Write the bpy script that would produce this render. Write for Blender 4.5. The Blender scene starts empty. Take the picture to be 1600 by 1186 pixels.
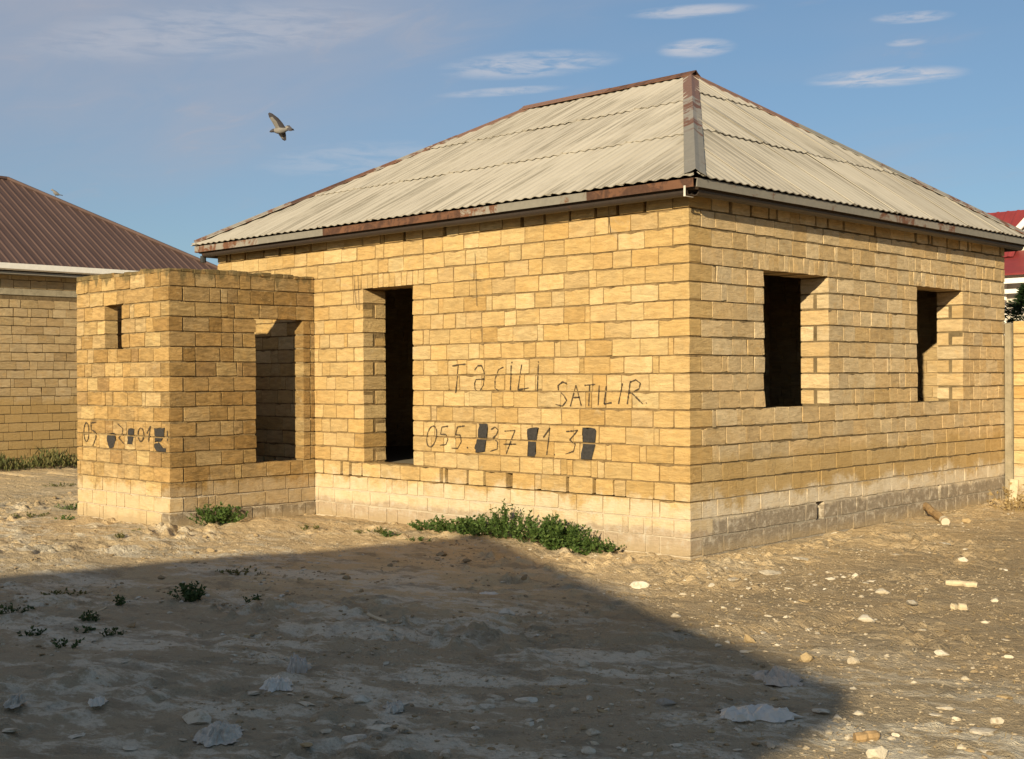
import bpy, bmesh, math, random
import numpy as np
from mathutils import Vector, Matrix, noise as mnoise
R = math.radians
random.seed(7)
SC = bpy.context.scene
COL = SC.collection

# ------------------------------------------------------------------ camera, world, sun, exposure
F_PX, YAW, PITCH, ROLL = 1976.378, .76790, .0014, -.0053
CAM = Vector((7.929, -10.916, 1.9152))
fw = Vector((-math.sin(YAW) * math.cos(PITCH), math.cos(YAW) * math.cos(PITCH), -math.sin(PITCH)))
r0 = Vector((math.cos(YAW), math.sin(YAW), 0))
u0 = r0.cross(fw)
rt = r0 * math.cos(ROLL) + u0 * math.sin(ROLL)
up = -r0 * math.sin(ROLL) + u0 * math.cos(ROLL)
cd = bpy.data.cameras.new('camera')
cam = bpy.data.objects.new('camera', cd)
COL.objects.link(cam)
cam.matrix_world = Matrix(((rt.x, up.x, -fw.x, CAM.x), (rt.y, up.y, -fw.y, CAM.y), (rt.z, up.z, -fw.z, CAM.z), (0, 0, 0, 1)))
cd.sensor_width = 36
cd.lens = 36 * F_PX / 1600
cd.clip_end = 3000
SC.camera = cam

SUN_TO = Vector((.41, -.912, math.tan(R(18)))).normalized()      # towards the sun
SUN_EL = math.asin(SUN_TO.z)
SUN_AZ = math.atan2(SUN_TO.x, SUN_TO.y)
SKY_STRENGTH = .085
SUN_STRENGTH = 4.6
EXPOSURE = .67
w = bpy.data.worlds.new('World')
SC.world = w
w.use_nodes = True
sl = bpy.data.lights.new('sun', 'SUN')
sl.energy = SUN_STRENGTH
sl.angle = R(.8)
sl.color = (1, .84, .56)
so = bpy.data.objects.new('sun', sl)
COL.objects.link(so)
so.rotation_euler = SUN_TO.to_track_quat('Z', 'Y').to_euler()
SC.view_settings.view_transform = 'Standard'
SC.view_settings.look = 'None'
SC.view_settings.exposure = EXPOSURE
SC.view_settings.gamma = 1
SC.view_settings.use_curve_mapping = False


# ------------------------------------------------------------------ node helper
class NT:
    def __init__(s, tree):
        s.t = tree
        s.n = tree.nodes
        s.n.clear()

    def add(s, typ, props=None, **inp):
        nd = s.n.new(typ)
        for k, v in (props or {}).items():
            setattr(nd, k, v)
        for k, v in inp.items():
            key = int(k[1:]) if k[0] == 'i' and k[1:].isdigit() else k.replace('_', ' ')
            s.set(nd.inputs[key], v)
        return nd

    def set(s, sock, v):
        if isinstance(v, bpy.types.NodeSocket):
            s.t.links.new(v, sock)
        elif isinstance(v, bpy.types.Node):
            s.t.links.new(v.outputs[0], sock)
        else:
            if isinstance(v, (tuple, list)) and len(v) == 3 and sock.type == 'RGBA':
                v = (*v, 1)
            sock.default_value = v

    def math(s, op, a, b=0., c=None, clamp=False):
        nd = s.add('ShaderNodeMath', dict(operation=op, use_clamp=clamp), i0=a, i1=b)
        if c is not None:
            s.set(nd.inputs[2], c)
        return nd.outputs[0]

    def vmath(s, op, a, b):
        return s.add('ShaderNodeVectorMath', dict(operation=op), i0=a, i1=b).outputs[0]

    def noise(s, vec, scale, detail=4., rough=.55, dist=0.):
        return s.add('ShaderNodeTexNoise', Vector=vec, Scale=scale, Detail=detail, Roughness=rough, Distortion=dist).outputs[0]

    def ramp(s, fac, stops, interp='LINEAR'):
        nd = s.add('ShaderNodeValToRGB', Fac=fac)
        cr = nd.color_ramp
        cr.interpolation = interp
        while len(cr.elements) < len(stops):
            cr.elements.new(.5)
        for e, (p, c) in zip(cr.elements, stops):
            e.position = p
            e.color = (*c, 1) if isinstance(c, tuple) else (c, c, c, 1)
        return nd.outputs[0]

    def step(s, v, a, b):
        nd = s.add('ShaderNodeMapRange', dict(interpolation_type='SMOOTHSTEP'))
        s.set(nd.inputs[0], v)
        nd.inputs[1].default_value = a
        nd.inputs[2].default_value = b
        return nd.outputs[0]

    def mix(s, fac, a, b, mode='MIX'):
        nd = s.add('ShaderNodeMix', dict(data_type='RGBA', blend_type=mode))
        s.set(nd.inputs[0], fac)
        s.set(nd.inputs[6], a)
        s.set(nd.inputs[7], b)
        return nd.outputs[2]

    def rnd(s):
        a = s.add('ShaderNodeObjectInfo').outputs['Random']
        b = s.add('ShaderNodeNewGeometry').outputs['Random Per Island']
        return s.math('FRACT', s.math('ADD', a, s.math('MULTIPLY', b, 3.7)))

    def pos(s):
        return s.add('ShaderNodeNewGeometry').outputs['Position']


def new_mat(name):
    m = bpy.data.materials.new(name)
    m.use_nodes = True
    return m, NT(m.node_tree)


def finish(t, col, rough=.9, bump=None, strength=.5, dist=.01, metal=0., spec=.3, trans=None, alpha=None):
    b = t.add('ShaderNodeBsdfPrincipled', Roughness=rough, Metallic=metal)
    t.set(b.inputs['Base Color'], col)
    b.inputs['Specular IOR Level'].default_value = spec
    if bump is not None:
        bp = t.add('ShaderNodeBump', Strength=strength, Distance=dist, Height=bump)
        t.set(b.inputs['Normal'], bp)
    sh = b.outputs[0]
    if trans:
        tr = t.add('ShaderNodeBsdfTranslucent')
        t.set(tr.inputs[0], col)
        sh = t.add('ShaderNodeMixShader', i0=trans, i1=sh, i2=tr.outputs[0]).outputs[0]
    if alpha:
        tp = t.add('ShaderNodeBsdfTransparent')
        sh = t.add('ShaderNodeMixShader', i0=alpha, i1=sh, i2=tp.outputs[0]).outputs[0]
    t.set(t.add('ShaderNodeOutputMaterial').inputs[0], sh)


# ------------------------------------------------------------------ sky
t = NT(w.node_tree)
sky = t.add('ShaderNodeTexSky', dict(sky_type='NISHITA', sun_disc=False, sun_elevation=SUN_EL, sun_rotation=SUN_AZ,
                                     air_density=1.0, dust_density=.6, ozone_density=4.0, altitude=0))
dirv = t.add('ShaderNodeTexCoord').outputs['Generated']
sx = t.add('ShaderNodeSeparateXYZ', Vector=dirv)
zc = t.math('MAXIMUM', sx.outputs[2], .02)
cx = t.math('DIVIDE', sx.outputs[0], t.math('ADD', zc, .12))
cy = t.math('DIVIDE', sx.outputs[1], t.math('ADD', zc, .12))
cv = t.add('ShaderNodeCombineXYZ', X=cx, Y=cy, Z=0.)
mp = t.add('ShaderNodeMapping', Vector=cv)
mp.inputs['Rotation'].default_value = (0, 0, R(44))
mp.inputs['Scale'].default_value = (1.0, 1.9, 1)
mp.inputs['Location'].default_value = (.35, 1.3, 0)
n1 = t.noise(mp.outputs[0], .8, 3, .5, .4)
n2 = t.noise(mp.outputs[0], 3.6, 7, .6, .8)
side = t.math('ADD', t.math('MULTIPLY', sx.outputs[0], .719), t.math('MULTIPLY', sx.outputs[1], .695))
bank = t.math('MULTIPLY', t.step(side, .12, -.34), t.step(sx.outputs[2], .05, .28))      # thin high cloud over the left half
veil = t.math('ADD', t.math('MULTIPLY', t.step(n1, .46, .74), .25), t.math('MULTIPLY', bank, t.math('ADD', .30, t.math('MULTIPLY', n2, .55))))
wisp = t.math('MULTIPLY', t.step(t.math('ADD', t.math('MULTIPLY', n1, .4), t.math('MULTIPLY', n2, .7)), .60, .78), .8)
fwd_ = t.math('MAXIMUM', t.math('SUBTRACT', t.math('MULTIPLY', sx.outputs[1], .719), t.math('MULTIPLY', sx.outputs[0], .695)), .05)
sid2, ele2 = t.math('DIVIDE', side, fwd_), t.math('DIVIDE', sx.outputs[2], fwd_)
wv = t.add('ShaderNodeCombineXYZ', X=t.math('MULTIPLY', side, 26.), Y=t.math('MULTIPLY', sx.outputs[2], 150.), Z=0.)
wn = t.noise(wv.outputs[0], 1., 6, .62, .5)
wtot = None
for px_, py_, wx_, wy_, am_ in ((1390, 126, 135, 17, 1.), (1092, 80, 66, 17, .9), (830, 104, 150, 24, .75), (1085, 22, 105, 12, .8), (1430, 33, 70, 11, .75), (1420, 73, 36, 7, .6), (790, 146, 110, 8, .6),
                                (330, 50, 330, 50, .35), (560, 250, 170, 30, .3)):
    qx = t.math('DIVIDE', t.math('SUBTRACT', sid2, (px_ - 800) / 1976.), wx_ / 1976.)
    qy = t.math('DIVIDE', t.math('SUBTRACT', t.math('SUBTRACT', ele2, (593 - py_) / 1976.), t.math('MULTIPLY', t.math('SUBTRACT', sid2, (px_ - 800) / 1976.), .06)), wy_ / 1976.)
    e = t.math('MULTIPLY', t.step(t.math('ADD', t.math('MULTIPLY', qx, qx), t.math('MULTIPLY', qy, qy)), 1.1, 0.), am_)
    wtot = e if wtot is None else t.math('MAXIMUM', wtot, e)
wtot = t.math('MULTIPLY', wtot, t.step(fwd_, .2, .5))
wisp = t.math('MULTIPLY', wisp, .25)
wisps = t.math('MULTIPLY', t.math('MULTIPLY', wtot, t.step(wn, .32, .62)), .8)
cl = t.math('MULTIPLY', t.math('ADD', veil, wisp, clamp=True), t.step(sx.outputs[2], .03, .2))
hazy = t.mix(.48, sky.outputs[0], (1.15, 1.68, 2.12))
skyc = t.mix(wisps, t.mix(cl, hazy, (3.1, 3.12, 3.55)), (4.7, 4.6, 4.8))
bg = t.add('ShaderNodeBackground', Color=skyc, Strength=SKY_STRENGTH)
t.set(t.add('ShaderNodeOutputWorld').inputs[0], bg.outputs[0])


# ------------------------------------------------------------------ general helpers
def ray(x, y):
    return (fw + rt * ((x - 800) / F_PX) - up * ((y - 593) / F_PX))


def on_plane(x, y, ax, val):
    d = ray(x, y)
    return CAM + d * ((val - CAM[ax]) / d[ax])


def tag(o, label=None, cat=None, group=None, kind=None):
    for k, v in (('label', label), ('category', cat), ('group', group), ('kind', kind)):
        if v:
            o[k] = v
    return o


def link(o, parent=None):
    COL.objects.link(o)
    if parent:
        o.parent = parent
    return o


def empty(name, loc=(0, 0, 0), rz=0):
    o = bpy.data.objects.new(name, None)
    o.location = loc
    o.rotation_euler = (0, 0, rz)
    o.empty_display_size = .2
    return link(o)


def mesh_obj(name, bm, mat, parent=None, smooth=False, mats=None):
    me = bpy.data.meshes.new(name)
    bm.normal_update()
    bm.to_mesh(me)
    bm.free()
    for m in (mats or [mat]):
        me.materials.append(m)
    if smooth:
        me.polygons.foreach_set('use_smooth', [True] * len(me.polygons))
    return link(bpy.data.objects.new(name, me), parent)


def data_obj(name, me, parent=None):
    return link(bpy.data.objects.new(name, me), parent)


def np_mesh(name, v, faces, mat, smooth=False):
    """faces: (n,k) int array"""
    me = bpy.data.meshes.new(name)
    v = np.asarray(v, np.float32)
    f = np.asarray(faces, np.int32)
    me.vertices.add(len(v))
    me.vertices.foreach_set('co', v.ravel())
    n, k = f.shape
    me.loops.add(n * k)
    me.loops.foreach_set('vertex_index', f.ravel())
    me.polygons.add(n)
    me.polygons.foreach_set('loop_start', np.arange(0, n * k, k, dtype=np.int32))
    me.polygons.foreach_set('loop_total', np.full(n, k, np.int32))
    me.polygons.foreach_set('use_smooth', np.full(n, smooth, bool))
    me.materials.append(mat)
    me.update(calc_edges=True)
    return me


def box(bm, x0, x1, y0, y1, z0, z1, bev=0):
    r = bmesh.ops.create_cube(bm, size=1)
    vs = r['verts']
    for v in vs:
        v.co = Vector((x0 if v.co.x < 0 else x1, y0 if v.co.y < 0 else y1, z0 if v.co.z < 0 else z1))
    if bev:
        es = list({e for v in vs for e in v.link_edges})
        bmesh.ops.bevel(bm, geom=es, offset=bev, segments=1, affect='EDGES')


def tube(bm, pts, rad, seg=6):
    pts = [Vector(p) for p in pts]
    rings = []
    for i, p in enumerate(pts):
        d = (pts[min(i + 1, len(pts) - 1)] - pts[max(i - 1, 0)]).normalized()
        a = d.orthogonal().normalized()
        b = d.cross(a)
        r = rad[i] if isinstance(rad, (list, tuple)) else rad
        rings.append([bm.verts.new(p + (a * math.cos(2 * math.pi * k / seg) + b * math.sin(2 * math.pi * k / seg)) * r) for k in range(seg)])
    for q0, q1 in zip(rings, rings[1:]):
        for k in range(seg):
            bm.faces.new((q0[k], q0[(k + 1) % seg], q1[(k + 1) % seg], q1[k]))
    bm.faces.new(rings[0][::-1])
    bm.faces.new(rings[-1])


def prism(bm, prof, p0, p1, side, upv):
    """closed profile [(a,b)] swept from p0 to p1; a along side, b along upv"""
    p0, p1, side, upv = Vector(p0), Vector(p1), Vector(side), Vector(upv)
    A = [bm.verts.new(p0 + side * a + upv * b) for a, b in prof]
    B = [bm.verts.new(p1 + side * a + upv * b) for a, b in prof]
    n = len(prof)
    for i in range(n):
        bm.faces.new((A[i], A[(i + 1) % n], B[(i + 1) % n], B[i]))
    bm.faces.new(A[::-1])
    bm.faces.new(B)


# value noise on numpy arrays (for the ground)
def vnoise(x, y, seed):
    xi = np.floor(x).astype(np.int64)
    yi = np.floor(y).astype(np.int64)
    fx, fy = x - xi, y - yi
    fx = fx * fx * (3 - 2 * fx)
    fy = fy * fy * (3 - 2 * fy)

    def hsh(a, b):
        h = (a * 374761393 + b * 668265263 + seed * 974634777) & 0xffffffff
        h = ((h ^ (h >> 13)) * 1274126177) & 0xffffffff
        return ((h ^ (h >> 16)) & 0xffff) / 65535.
    a, b, c, d = hsh(xi, yi), hsh(xi + 1, yi), hsh(xi, yi + 1), hsh(xi + 1, yi + 1)
    return (a * (1 - fx) + b * fx) * (1 - fy) + (c * (1 - fx) + d * fx) * fy


DENTS = [tuple(on_plane(px, py, 2, 0))[:2] + (r_, d_) for px, py, r_, d_ in (
    (310, 972, .16, .05), (318, 985, .14, .05), (326, 998, .14, .045), (465, 985, .14, .04), (458, 992, .12, .04), (420, 952, .14, .04),
    (470, 953, .14, .04), (360, 915, .2, .04), (120, 905, .3, .05), (690, 900, .16, .04), (800, 910, .2, .05), (640, 985, .2, .03))]


RUTS = [(on_plane(*a, 2, 0), on_plane(*b, 2, 0), w_) for a, b, w_ in (((-60, 892), (430, 832), .16), ((-60, 866), (330, 826), .16), ((-60, 782), (118, 764), .3), ((880, 1010), (1560, 935), .14))]


def gh(x, y):
    x = np.asarray(x, float)
    y = np.asarray(y, float)
    xr, yr = x * .72 - y * .69, x * .69 + y * .72           # a frame turned 44 degrees: ruts run across the plot
    h = .07 * (vnoise(xr / 2.7, yr / 2.7, 1) - .5) + .03 * (vnoise(xr / .9, yr / .8, 2) - .5)
    clod = np.clip(vnoise(xr / 1.3, yr / 1.0, 9) * 2.4 - 1.15 + .5 * np.exp(-np.clip(-y - .3, 0, 9) / 1.2) * (x < .5), 0.08, .95)
    h += clod * (.075 * (vnoise(xr / .34, yr / .24, 3) - .5) + .055 * (vnoise(xr / .15, yr / .11, 4) - .5) + .026 * (vnoise(xr / .07, yr / .06, 5) - .5))
    cr = np.abs(vnoise(xr / .5, yr / .33, 6) - .5)
    h -= clod * .022 * np.clip(1 - cr / .07, 0, 1)
    h += .010 * (vnoise(x / .05, y / .04, 12) - .5)
    pit = vnoise(xr / .22, yr / .12, 15)
    h -= (.006 + .03 * clod) * np.clip((pit - .72) / .2, 0, 1)
    lump = vnoise(xr / .16, yr / .13, 17) * .6 + vnoise(xr / .07, yr / .07, 18) * .4
    h += (.012 + .05 * clod) * np.clip((lump - .66) / .16, 0, 1)
    for dx, dy, r_, d_ in DENTS:
        h -= d_ * np.exp(-((x - dx) ** 2 + (y - dy) ** 2) / (r_ * r_))
    for a, b, w_ in RUTS:
        ux, uy = b.x - a.x, b.y - a.y
        L2 = math.hypot(ux, uy)
        al = ((x - a.x) * ux + (y - a.y) * uy) / L2
        ac = ((x - a.x) * -uy + (y - a.y) * ux) / L2 + .12 * np.sin(al * 1.1)
        m_ = np.clip(al / .8, 0, 1) * np.clip((L2 - al) / .8, 0, 1)
        h += m_ * (-.045 * np.exp(-(ac / w_) ** 2) + .022 * np.exp(-((np.abs(ac) - w_ * 1.5) / (w_ * .6)) ** 2))
    near = np.exp(-np.clip(np.maximum(np.maximum(-9 - x, x), np.maximum(-y, y - 8)), 0, 9) / .35)
    h = h * (1 - .4 * near) - .01
    # soil banked against the annex side and along the front wall
    h += .07 * np.exp(-((x + 5.9) / .6) ** 2 - ((y + 1.4) / .9) ** 2)
    h += .04 * np.exp(-((y + .5) / .4) ** 2) * np.exp(-((x + 2.6) / 1.6) ** 2)
    h += .05 * np.exp(-((x - .25) / .4) ** 2) * np.clip((y - 3) / 5, 0, 1)
    far = np.clip((np.hypot(x - 2, y) - 30) / 60, 0, 1)
    return h * (1 - far) - .05 * far


def ghs(x, y):
    return float(gh(np.array([x]), np.array([y]))[0])


def gpt(px, py):
    p = on_plane(px, py, 2, 0.)
    for _ in range(3):
        p = on_plane(px, py, 2, ghs(p.x, p.y))
    return p


# ------------------------------------------------------------------ materials
def stone(name, tones, pale=None, grey=None, damp=None, moss=None, contrast=1., bumps=.6, cement=.35):
    m, t = new_mat(name)
    pos = t.pos()
    z = t.add('ShaderNodeSeparateXYZ', Vector=pos).outputs[2]
    r = t.rnd()
    base = t.ramp(r, [(i / (len(tones) - 1), (c[0] * .85, c[1] * .87, c[2] * 1.0)) for i, c in enumerate(tones)], 'LINEAR')
    ro = t.add('ShaderNodeCombineXYZ', X=t.math('MULTIPLY', r, 37.), Y=t.math('MULTIPLY', r, 11.), Z=t.math('MULTIPLY', r, 53.))
    lp = t.vmath('ADD', pos, ro.outputs[0])
    tilt = t.add('ShaderNodeMapping', Vector=lp)
    tilt.inputs['Rotation'].default_value = (.12, -.1, 0)
    tilt.inputs['Scale'].default_value = (5.5, 5.5, 22)
    stri = t.noise(tilt.outputs[0], 1., 5, .6, .6)
    mott = t.noise(lp, 7., 5, .65)
    pits = t.noise(pos, 70., 3, .7)
    big = t.noise(pos, .9, 4, .6)
    k = .15 * contrast
    v = t.math('ADD', t.math('SUBTRACT', 1.02 - k, t.math('MULTIPLY', t.math('FRACT', t.math('MULTIPLY', r, 13.7)), .20)), t.math('MULTIPLY', t.step(stri, .30, .68), 2 * k))
    c = t.mix(1., base, t.add('ShaderNodeCombineColor', Red=v, Green=v, Blue=v).outputs[0], 'MULTIPLY')
    c = t.mix(t.math('MULTIPLY', t.step(mott, .48, .75), .4), c, (.46, .275, .09))
    c = t.mix(t.math('MULTIPLY', t.step(big, .5, .75), .25), c, (.40, .30, .15))
    c = t.mix(t.math('MULTIPLY', t.step(pits, .58, .75), .55), c, (.16, .10, .04))
    c = t.mix(t.math('MULTIPLY', t.step(t.noise(pos, 2.6, 6, .7, 1.), .60, .72), cement), c, (.44, .38, .27))
    t2 = t.add('ShaderNodeMapping', Vector=lp)
    t2.inputs['Rotation'].default_value = (-.2, .25, 0)
    t2.inputs['Scale'].default_value = (6, 6, 34)
    ln = t.noise(t2.outputs[0], 1., 6, .7, 1.2)
    c = t.mix(t.math('MULTIPLY', t.step(ln, .57, .66), .42 * contrast), c, (.27, .165, .055))
    c = t.mix(t.math('MULTIPLY', t.step(ln, .42, .33), .30), c, (.66, .51, .27))
    gr = t.noise(pos, 130., 3, .75)
    c = t.mix(t.math('MULTIPLY', t.step(gr, .45, .7), .35), c, (.30, .20, .085))
    wob = t.math('MULTIPLY', t.math('SUBTRACT', t.noise(pos, 1.7, 7, .72), .5), .62)
    zz = t.math('ADD', z, wob)
    if damp:
        f = t.math('SUBTRACT', t.step(zz, damp[0] - .1, damp[0]), t.step(zz, damp[1] - .08, damp[1] + .1))
        c = t.mix(t.math('MULTIPLY', f, damp[2]), c, damp[3])
    if pale:
        f = t.math('SUBTRACT', 1., t.step(t.math('ADD', zz, t.math('MULTIPLY', wob, .6)), pale[0] - .09, pale[0] + .09))
        pn = t.step(t.noise(pos, 5., 6, .7), .3, .62)
        f = t.math('MULTIPLY', f, t.math('ADD', .45, t.math('MULTIPLY', pn, .55)))
        c = t.mix(t.math('MULTIPLY', f, pale[1]), c, pale[2])
    if grey:
        f = t.math('SUBTRACT', 1., t.step(t.math('ADD', z, t.math('MULTIPLY', wob, .5)), grey[0] - .03, grey[0] + .03))
        gn = t.noise(pos, 9., 5, .7)
        c = t.mix(t.math('MULTIPLY', f, grey[1]), c, t.ramp(gn, [(.3, grey[2]), (.52, tuple(q * 1.45 for q in grey[2])), (.60, (.40, .35, .28)), (.72, (.52, .46, .37))]))
    if moss:
        drip = t.add('ShaderNodeMapping', Vector=pos)
        drip.inputs['Scale'].default_value = (6, 6, 2.5)
        dn = t.noise(drip.outputs[0], 1., 4, .6)
        f = t.step(t.math('ADD', z, t.math('MULTIPLY', t.math('SUBTRACT', dn, .5), .9)), moss[0], moss[0] + .12)
        c = t.mix(t.math('MULTIPLY', f, moss[1]), c, (.085, .075, .04))
    soil = t.math('SUBTRACT', 1., t.step(t.math('ADD', z, t.math('MULTIPLY', wob, .45)), .02, .16))
    c = t.mix(t.math('MULTIPLY', soil, .7), c, (.36, .275, .165))
    h = t.math('ADD', t.math('MULTIPLY', ln, -1.4), t.math('MULTIPLY', stri, .8))
    h = t.math('ADD', h, t.math('ADD', t.math('MULTIPLY', pits, .35), t.math('MULTIPLY', t.noise(lp, 24., 5, .7), .9)))
    finish(t, c, .95, h, bumps, .02, spec=.12)
    return m


TONES = [(.60, .405, .16), (.56, .365, .13), (.64, .455, .195), (.53, .33, .11), (.61, .42, .17), (.58, .40, .175), (.67, .495, .225), (.55, .345, .12)]
TONES_SIDE = [(.66, .475, .235), (.61, .425, .19), (.70, .52, .265), (.57, .395, .175), (.65, .475, .235), (.60, .46, .25), (.73, .56, .30), (.59, .40, .165)]
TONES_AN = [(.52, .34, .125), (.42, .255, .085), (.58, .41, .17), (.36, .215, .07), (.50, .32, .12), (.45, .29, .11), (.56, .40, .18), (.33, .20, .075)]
TONES_NB = [(.52, .38, .19), (.48, .34, .155), (.55, .41, .21), (.45, .31, .14), (.52, .38, .18)]
PALE = (.60, .49, .33)
M_front = stone('yellow_limestone', TONES, pale=(.57, .85, (.58, .49, .35)), grey=(.27, .85, (.27, .21, .15)))
M_side = stone('weathered_limestone', TONES_SIDE, pale=(.59, .95, (.60, .52, .40)), grey=(.385, .9, (.17, .14, .105)), damp=(.6, 1.02, .6, (.37, .245, .09)))
M_annex = stone('rough_orange_limestone', TONES_AN, pale=(.50, .8, (.56, .45, .29)), moss=(3.24, .7), contrast=1.6, bumps=.6)
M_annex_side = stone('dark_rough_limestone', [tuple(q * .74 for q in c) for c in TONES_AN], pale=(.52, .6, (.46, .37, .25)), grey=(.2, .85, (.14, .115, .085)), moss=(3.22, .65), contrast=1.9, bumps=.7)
M_neigh = stone('dull_limestone', TONES_NB, damp=(-.5, 1.5, .6, (.36, .235, .085)), cement=.2)
M_in = stone('interior_limestone', TONES_NB)


def mortar(name, c0, c1, pale=None, grey=None):
    m, t = new_mat(name)
    pos = t.pos()
    z = t.add('ShaderNodeSeparateXYZ', Vector=pos).outputs[2]
    c = t.ramp(t.noise(pos, 6., 6, .7), [(.3, c0), (.7, c1)])
    if pale:
        c = t.mix(t.math('SUBTRACT', 1., t.step(z, pale - .05, pale + .05)), c, (.47, .40, .30))
    if grey:
        c = t.mix(t.math('SUBTRACT', 1., t.step(z, grey - .03, grey + .03)), c, (.33, .29, .23))
    h = t.math('ADD', t.noise(pos, 40., 4, .7), t.math('MULTIPLY', t.noise(pos, 9., 3), 1.5))
    finish(t, c, .95, h, .8, .015, spec=.1)
    return m


M_mortar = mortar('sandy_mortar', (.10, .065, .03), (.32, .225, .11), pale=.45)
M_mortar_side = mortar('grey_sandy_mortar', (.085, .062, .034), (.24, .18, .10), pale=.585, grey=.38)
M_mortar_an = mortar('old_mortar', (.13, .09, .045), (.34, .25, .13), pale=.45)
M_mortar_dark = mortar('dark_joint_mortar', (.09, .062, .034), (.20, .145, .08))
M_concrete = mortar('rough_concrete', (.25, .215, .15), (.36, .31, .22))


def plain(name, c, rough=.6, metal=0., var=.25, nscale=8., bump=0., spec=.3, trans=None, alpha=None):
    m, t = new_mat(name)
    n = t.noise(t.pos(), nscale, 5, .65)
    col = t.ramp(n, [(.25, tuple(q * (1 - var) for q in c)), (.75, tuple(min(1, q * (1 + var)) for q in c))])
    finish(t, col, rough, t.noise(t.pos(), nscale * 5, 4, .7) if bump else None, bump, .01, metal, spec, trans, alpha)
    return m


def rusty(name, clean, rust, thr, rough=.6):
    m, t = new_mat(name)
    p = t.pos()
    n = t.noise(p, 3.5, 7, .72, .6)
    c = t.ramp(t.noise(p, 12., 4, .7), [(.3, tuple(q * .8 for q in clean)), (.7, clean)])
    rr = t.ramp(t.noise(p, 25., 4, .7), [(.3, tuple(q * .6 for q in rust)), (.7, rust)])
    c = t.mix(t.step(n, thr - .04, thr + .06), c, rr)
    finish(t, c, rough, t.noise(p, 30., 4, .7), .25, .004, .0, .3)
    return m


M_galv = rusty('dull_galvanised_metal', (.22, .205, .175), (.17, .085, .045), .62)
M_rust = rusty('rust_brown_metal', (.15, .072, .04), (.09, .045, .028), .50)
M_rustgrey = rusty('rust_streaked_metal', (.27, .245, .21), (.17, .08, .045), .50)
M_capbrown = plain('brown_painted_metal', (.17, .095, .065), .55, nscale=20)
M_gutter = rusty('dark_gutter_metal', (.045, .034, .028), (.08, .04, .025), .62, .45)
M_wood = plain('dark_timber', (.07, .045, .028), .9, nscale=14, bump=.3)
M_white = plain('white_painted_metal', (.72, .70, .66), .5, var=.1)
M_dark = plain('dark_plastic', (.03, .03, .03), .5)
M_paint = plain('black_paint', (.035, .032, .03), .7, nscale=40, var=.5)
M_pencil = plain('thin_dark_paint', (.07, .05, .03), .8, nscale=60, var=.6)
M_floor = plain('concrete_floor', (.20, .17, .12), .95, bump=.4)


def mat_sheet():
    m, t = new_mat('asbestos_cement')
    oc = t.add('ShaderNodeTexCoord').outputs['Object']
    r = t.add('ShaderNodeObjectInfo').outputs['Random']
    off = t.add('ShaderNodeCombineXYZ', X=t.math('MULTIPLY', r, 40.), Y=t.math('MULTIPLY', r, 17.), Z=0.)
    lp = t.vmath('ADD', oc, off.outputs[0])
    mp = t.add('ShaderNodeMapping', Vector=lp)
    mp.inputs['Scale'].default_value = (12, .3, 1)
    st = t.noise(mp.outputs[0], 1., 6, .65)
    mp2 = t.add('ShaderNodeMapping', Vector=lp)
    mp2.inputs['Scale'].default_value = (26, .5, 1)
    st2 = t.noise(mp2.outputs[0], 1., 4, .6)
    big = t.noise(t.pos(), .55, 4, .6)
    base = t.ramp(r, [(0, (.39, .36, .305)), (.5, (.43, .395, .335)), (1, (.36, .33, .28))])
    c = t.mix(t.math('MULTIPLY', t.step(st, .42, .72), .4), base, (.30, .26, .20))
    c = t.mix(t.math('MULTIPLY', t.math('MULTIPLY', t.step(st2, .45, .62), t.step(big, .40, .55)), .68), c, (.16, .142, .11))
    ox = t.add('ShaderNodeSeparateXYZ', Vector=oc).outputs[0]
    sf = t.math('FRACT', t.math('DIVIDE', t.math('ADD', ox, .02), 1.05))
    seam = t.math('MULTIPLY', t.step(sf, .035, .0), t.step(t.noise(t.pos(), 5., 4, .6), .35, .6))
    c = t.mix(t.math('MULTIPLY', seam, .6), c, (.15, .13, .10))
    sp = t.noise(t.pos(), 38., 3, .7)
    c = t.mix(t.math('MULTIPLY', t.step(sp, .66, .74), .6), c, (.16, .14, .11))
    finish(t, c, .9, t.noise(t.pos(), 60., 3, .7), .25, .006, spec=.15)
    return m


M_sheet = mat_sheet()


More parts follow.
